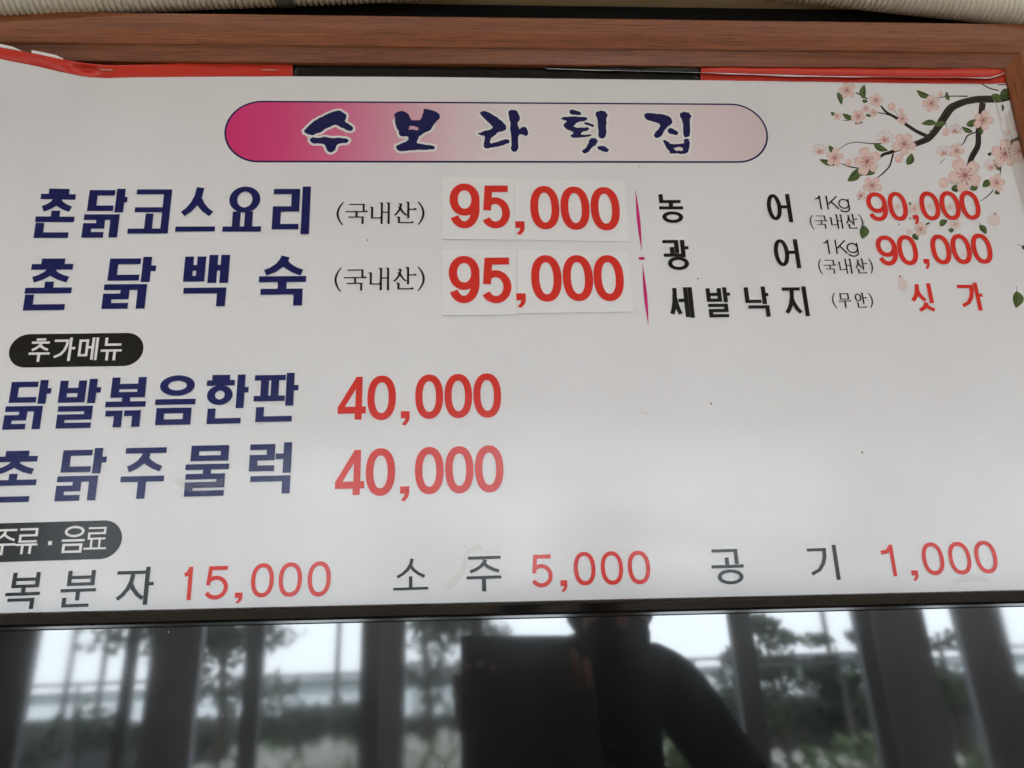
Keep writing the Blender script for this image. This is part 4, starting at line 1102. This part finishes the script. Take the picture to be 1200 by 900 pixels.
ed = [('hip','waist'),('waist','chest'),('chest','collar'),('collar','neck'),('neck','skull_base'),('skull_base','head'),('head','crown'),('collar','trr'),('trr','shr'),('shr','upr'),('upr','elr'),('elr','wrr'),
      ('collar','trl'),('trl','shl'),('shl','ell'),('ell','wrl'),('hip','thr'),('thr','knr'),('knr','anr'),('anr','tor'),('hip','thl'),('thl','knl'),('knl','anl'),('anl','tol')]
skin_body('body', jn, ed, M['cloth'], per)
def hand(wrist, to_, flip, name):
    d = (to_-wrist).normalized(); a = Vector((flip, 0, 0)); a = (a-d*a.dot(d)).normalized(); nrm = d.cross(a)
    j = {'w': (wrist, .028), 'p': (wrist+d*.045, (.036, .018)), 'k': (wrist+d*.085, (.040, .016))}; e = [('w', 'p'), ('p', 'k')]
    for i, (off, ln) in enumerate(((-.028, .062), (-.009, .072), (.010, .068), (.028, .052))):
        b0 = wrist+d*.088+a*off; f1 = b0+d*ln*.45+nrm*.006; f2 = f1+d*ln*.30-nrm*.012; f3 = f2+d*ln*.2-nrm*.018
        for q, (pt, rr) in enumerate(((b0, .0095), (f1, .0088), (f2, .008), (f3, .0068))): j[f'f{i}{q}'] = (pt, rr)
        e += [('k', f'f{i}0')]+[(f'f{i}{q}', f'f{i}{q+1}') for q in range(3)]
    t0 = wrist+d*.03-a*.035; t1 = t0+d*.035-a*.022; t2 = t1+d*.03-nrm*.012
    j['t0'] = (t0, .014); j['t1'] = (t1, .0105); j['t2'] = (t2, .008); e += [('p', 't0'), ('t0', 't1'), ('t1', 't2')]
    skin_body(name, j, e, M['skin'], per, 1)
hand(wr_, PH+Vector((.085, -.012, -.03)), 1, 'hand'); hand(wl, PH+Vector((-.055, -.012, -.05)), -1, 'hand')
# face and hair
b = MB()
def ball(b, c, r_, n=12, m_=8, z0=-1.0):
    V = []; 
    for i in range(m_+1):
        ph = math.pi*i/m_
        for k in range(n): V.append((c[0]+r_[0]*math.sin(ph)*math.cos(2*math.pi*k/n), c[1]+r_[1]*math.sin(ph)*math.sin(2*math.pi*k/n), c[2]+r_[2]*math.cos(ph)))
    b.poly(V, [(i*n+k, (i+1)*n+k, (i+1)*n+(k+1) % n, i*n+(k+1) % n) for i in range(m_) for k in range(n)])
ball(b, hd+Vector((0, -.018, .045)), (.096, .102, .110), 18, 12); b.build('hair', M['hair'], per, smooth=True)
b = MB(); ball(b, hd+Vector((0, .045, -.005)), (.064, .055, .085), 16, 12); ball(b, hd+Vector((0, .103, -.015)), (.013, .014, .022)); b.build('face', M['skin'], per, smooth=True)
b = MB(); ball(b, hd+Vector((0, .055, -.040)), (.062, .058, .060), 16, 12); b.build('face_shade', M['cloth'], per, smooth=True)  # added black shape keeping the lower face as dark as a silhouette
b = MB(); ball(b, hd+Vector((-.028, .088, .015)), (.011, .008, .008)); b.build('eye', M['lens'], per, smooth=True)
b = MB(); ball(b, hd+Vector((.028, .088, .015)), (.011, .008, .008)); b.build('eye', M['lens'], per, smooth=True)
# the phone, its back towards the board, lens where the picture is taken from
ph = empty('phone', mat=Matrix(((RT.x, -FW.x, UP.x, 0), (RT.y, -FW.y, UP.y, 0), (RT.z, -FW.z, UP.z, 0), (0, 0, 0, 1))) if False else None)
R3 = Matrix((RT, FW, UP)).transposed().to_4x4()
ph.matrix_world = Matrix.Translation(CAM)@R3
tag(ph, 'black phone held sideways, mirrored at the top of the dark glass', 'phone')
b = MB(); b.box(-.014, .150, -.0175, -.0095, -.064, .014); b.build('case', M['phone'], ph, bevel=.003)
b = MB(); b.box(-.012, .185, -.0135, -.0100, -.175, -.0645); b.build('case_flap', M['phone'], ph, bevel=.0015)
for (x, z) in ((0.016, 0), (0.016, -.022), (0, -.022)):
    b = MB(); b.tube([(x, -.0095, z), (x, -.0065, z)], .0075, 20); b.build('lens_ring', M['lens'], ph)
b = MB(); q_ = [mir(x, y, -D-.02) for x, y in ((560, 822), (552, 838), (543, 858), (541, 866), (546, 871), (560, 872), (566, 868), (567, 852), (556, 850))]
Mi = ph.matrix_world.inverted(); b.tube([Mi@p for p in q_], .0042, 8); b.build('wrist_strap', M['phone'], ph, smooth=True)
b = MB(); b.box(-.010, .146, -.0182, -.0176, -.060, .010); b.build('screen', M['lens'], ph)
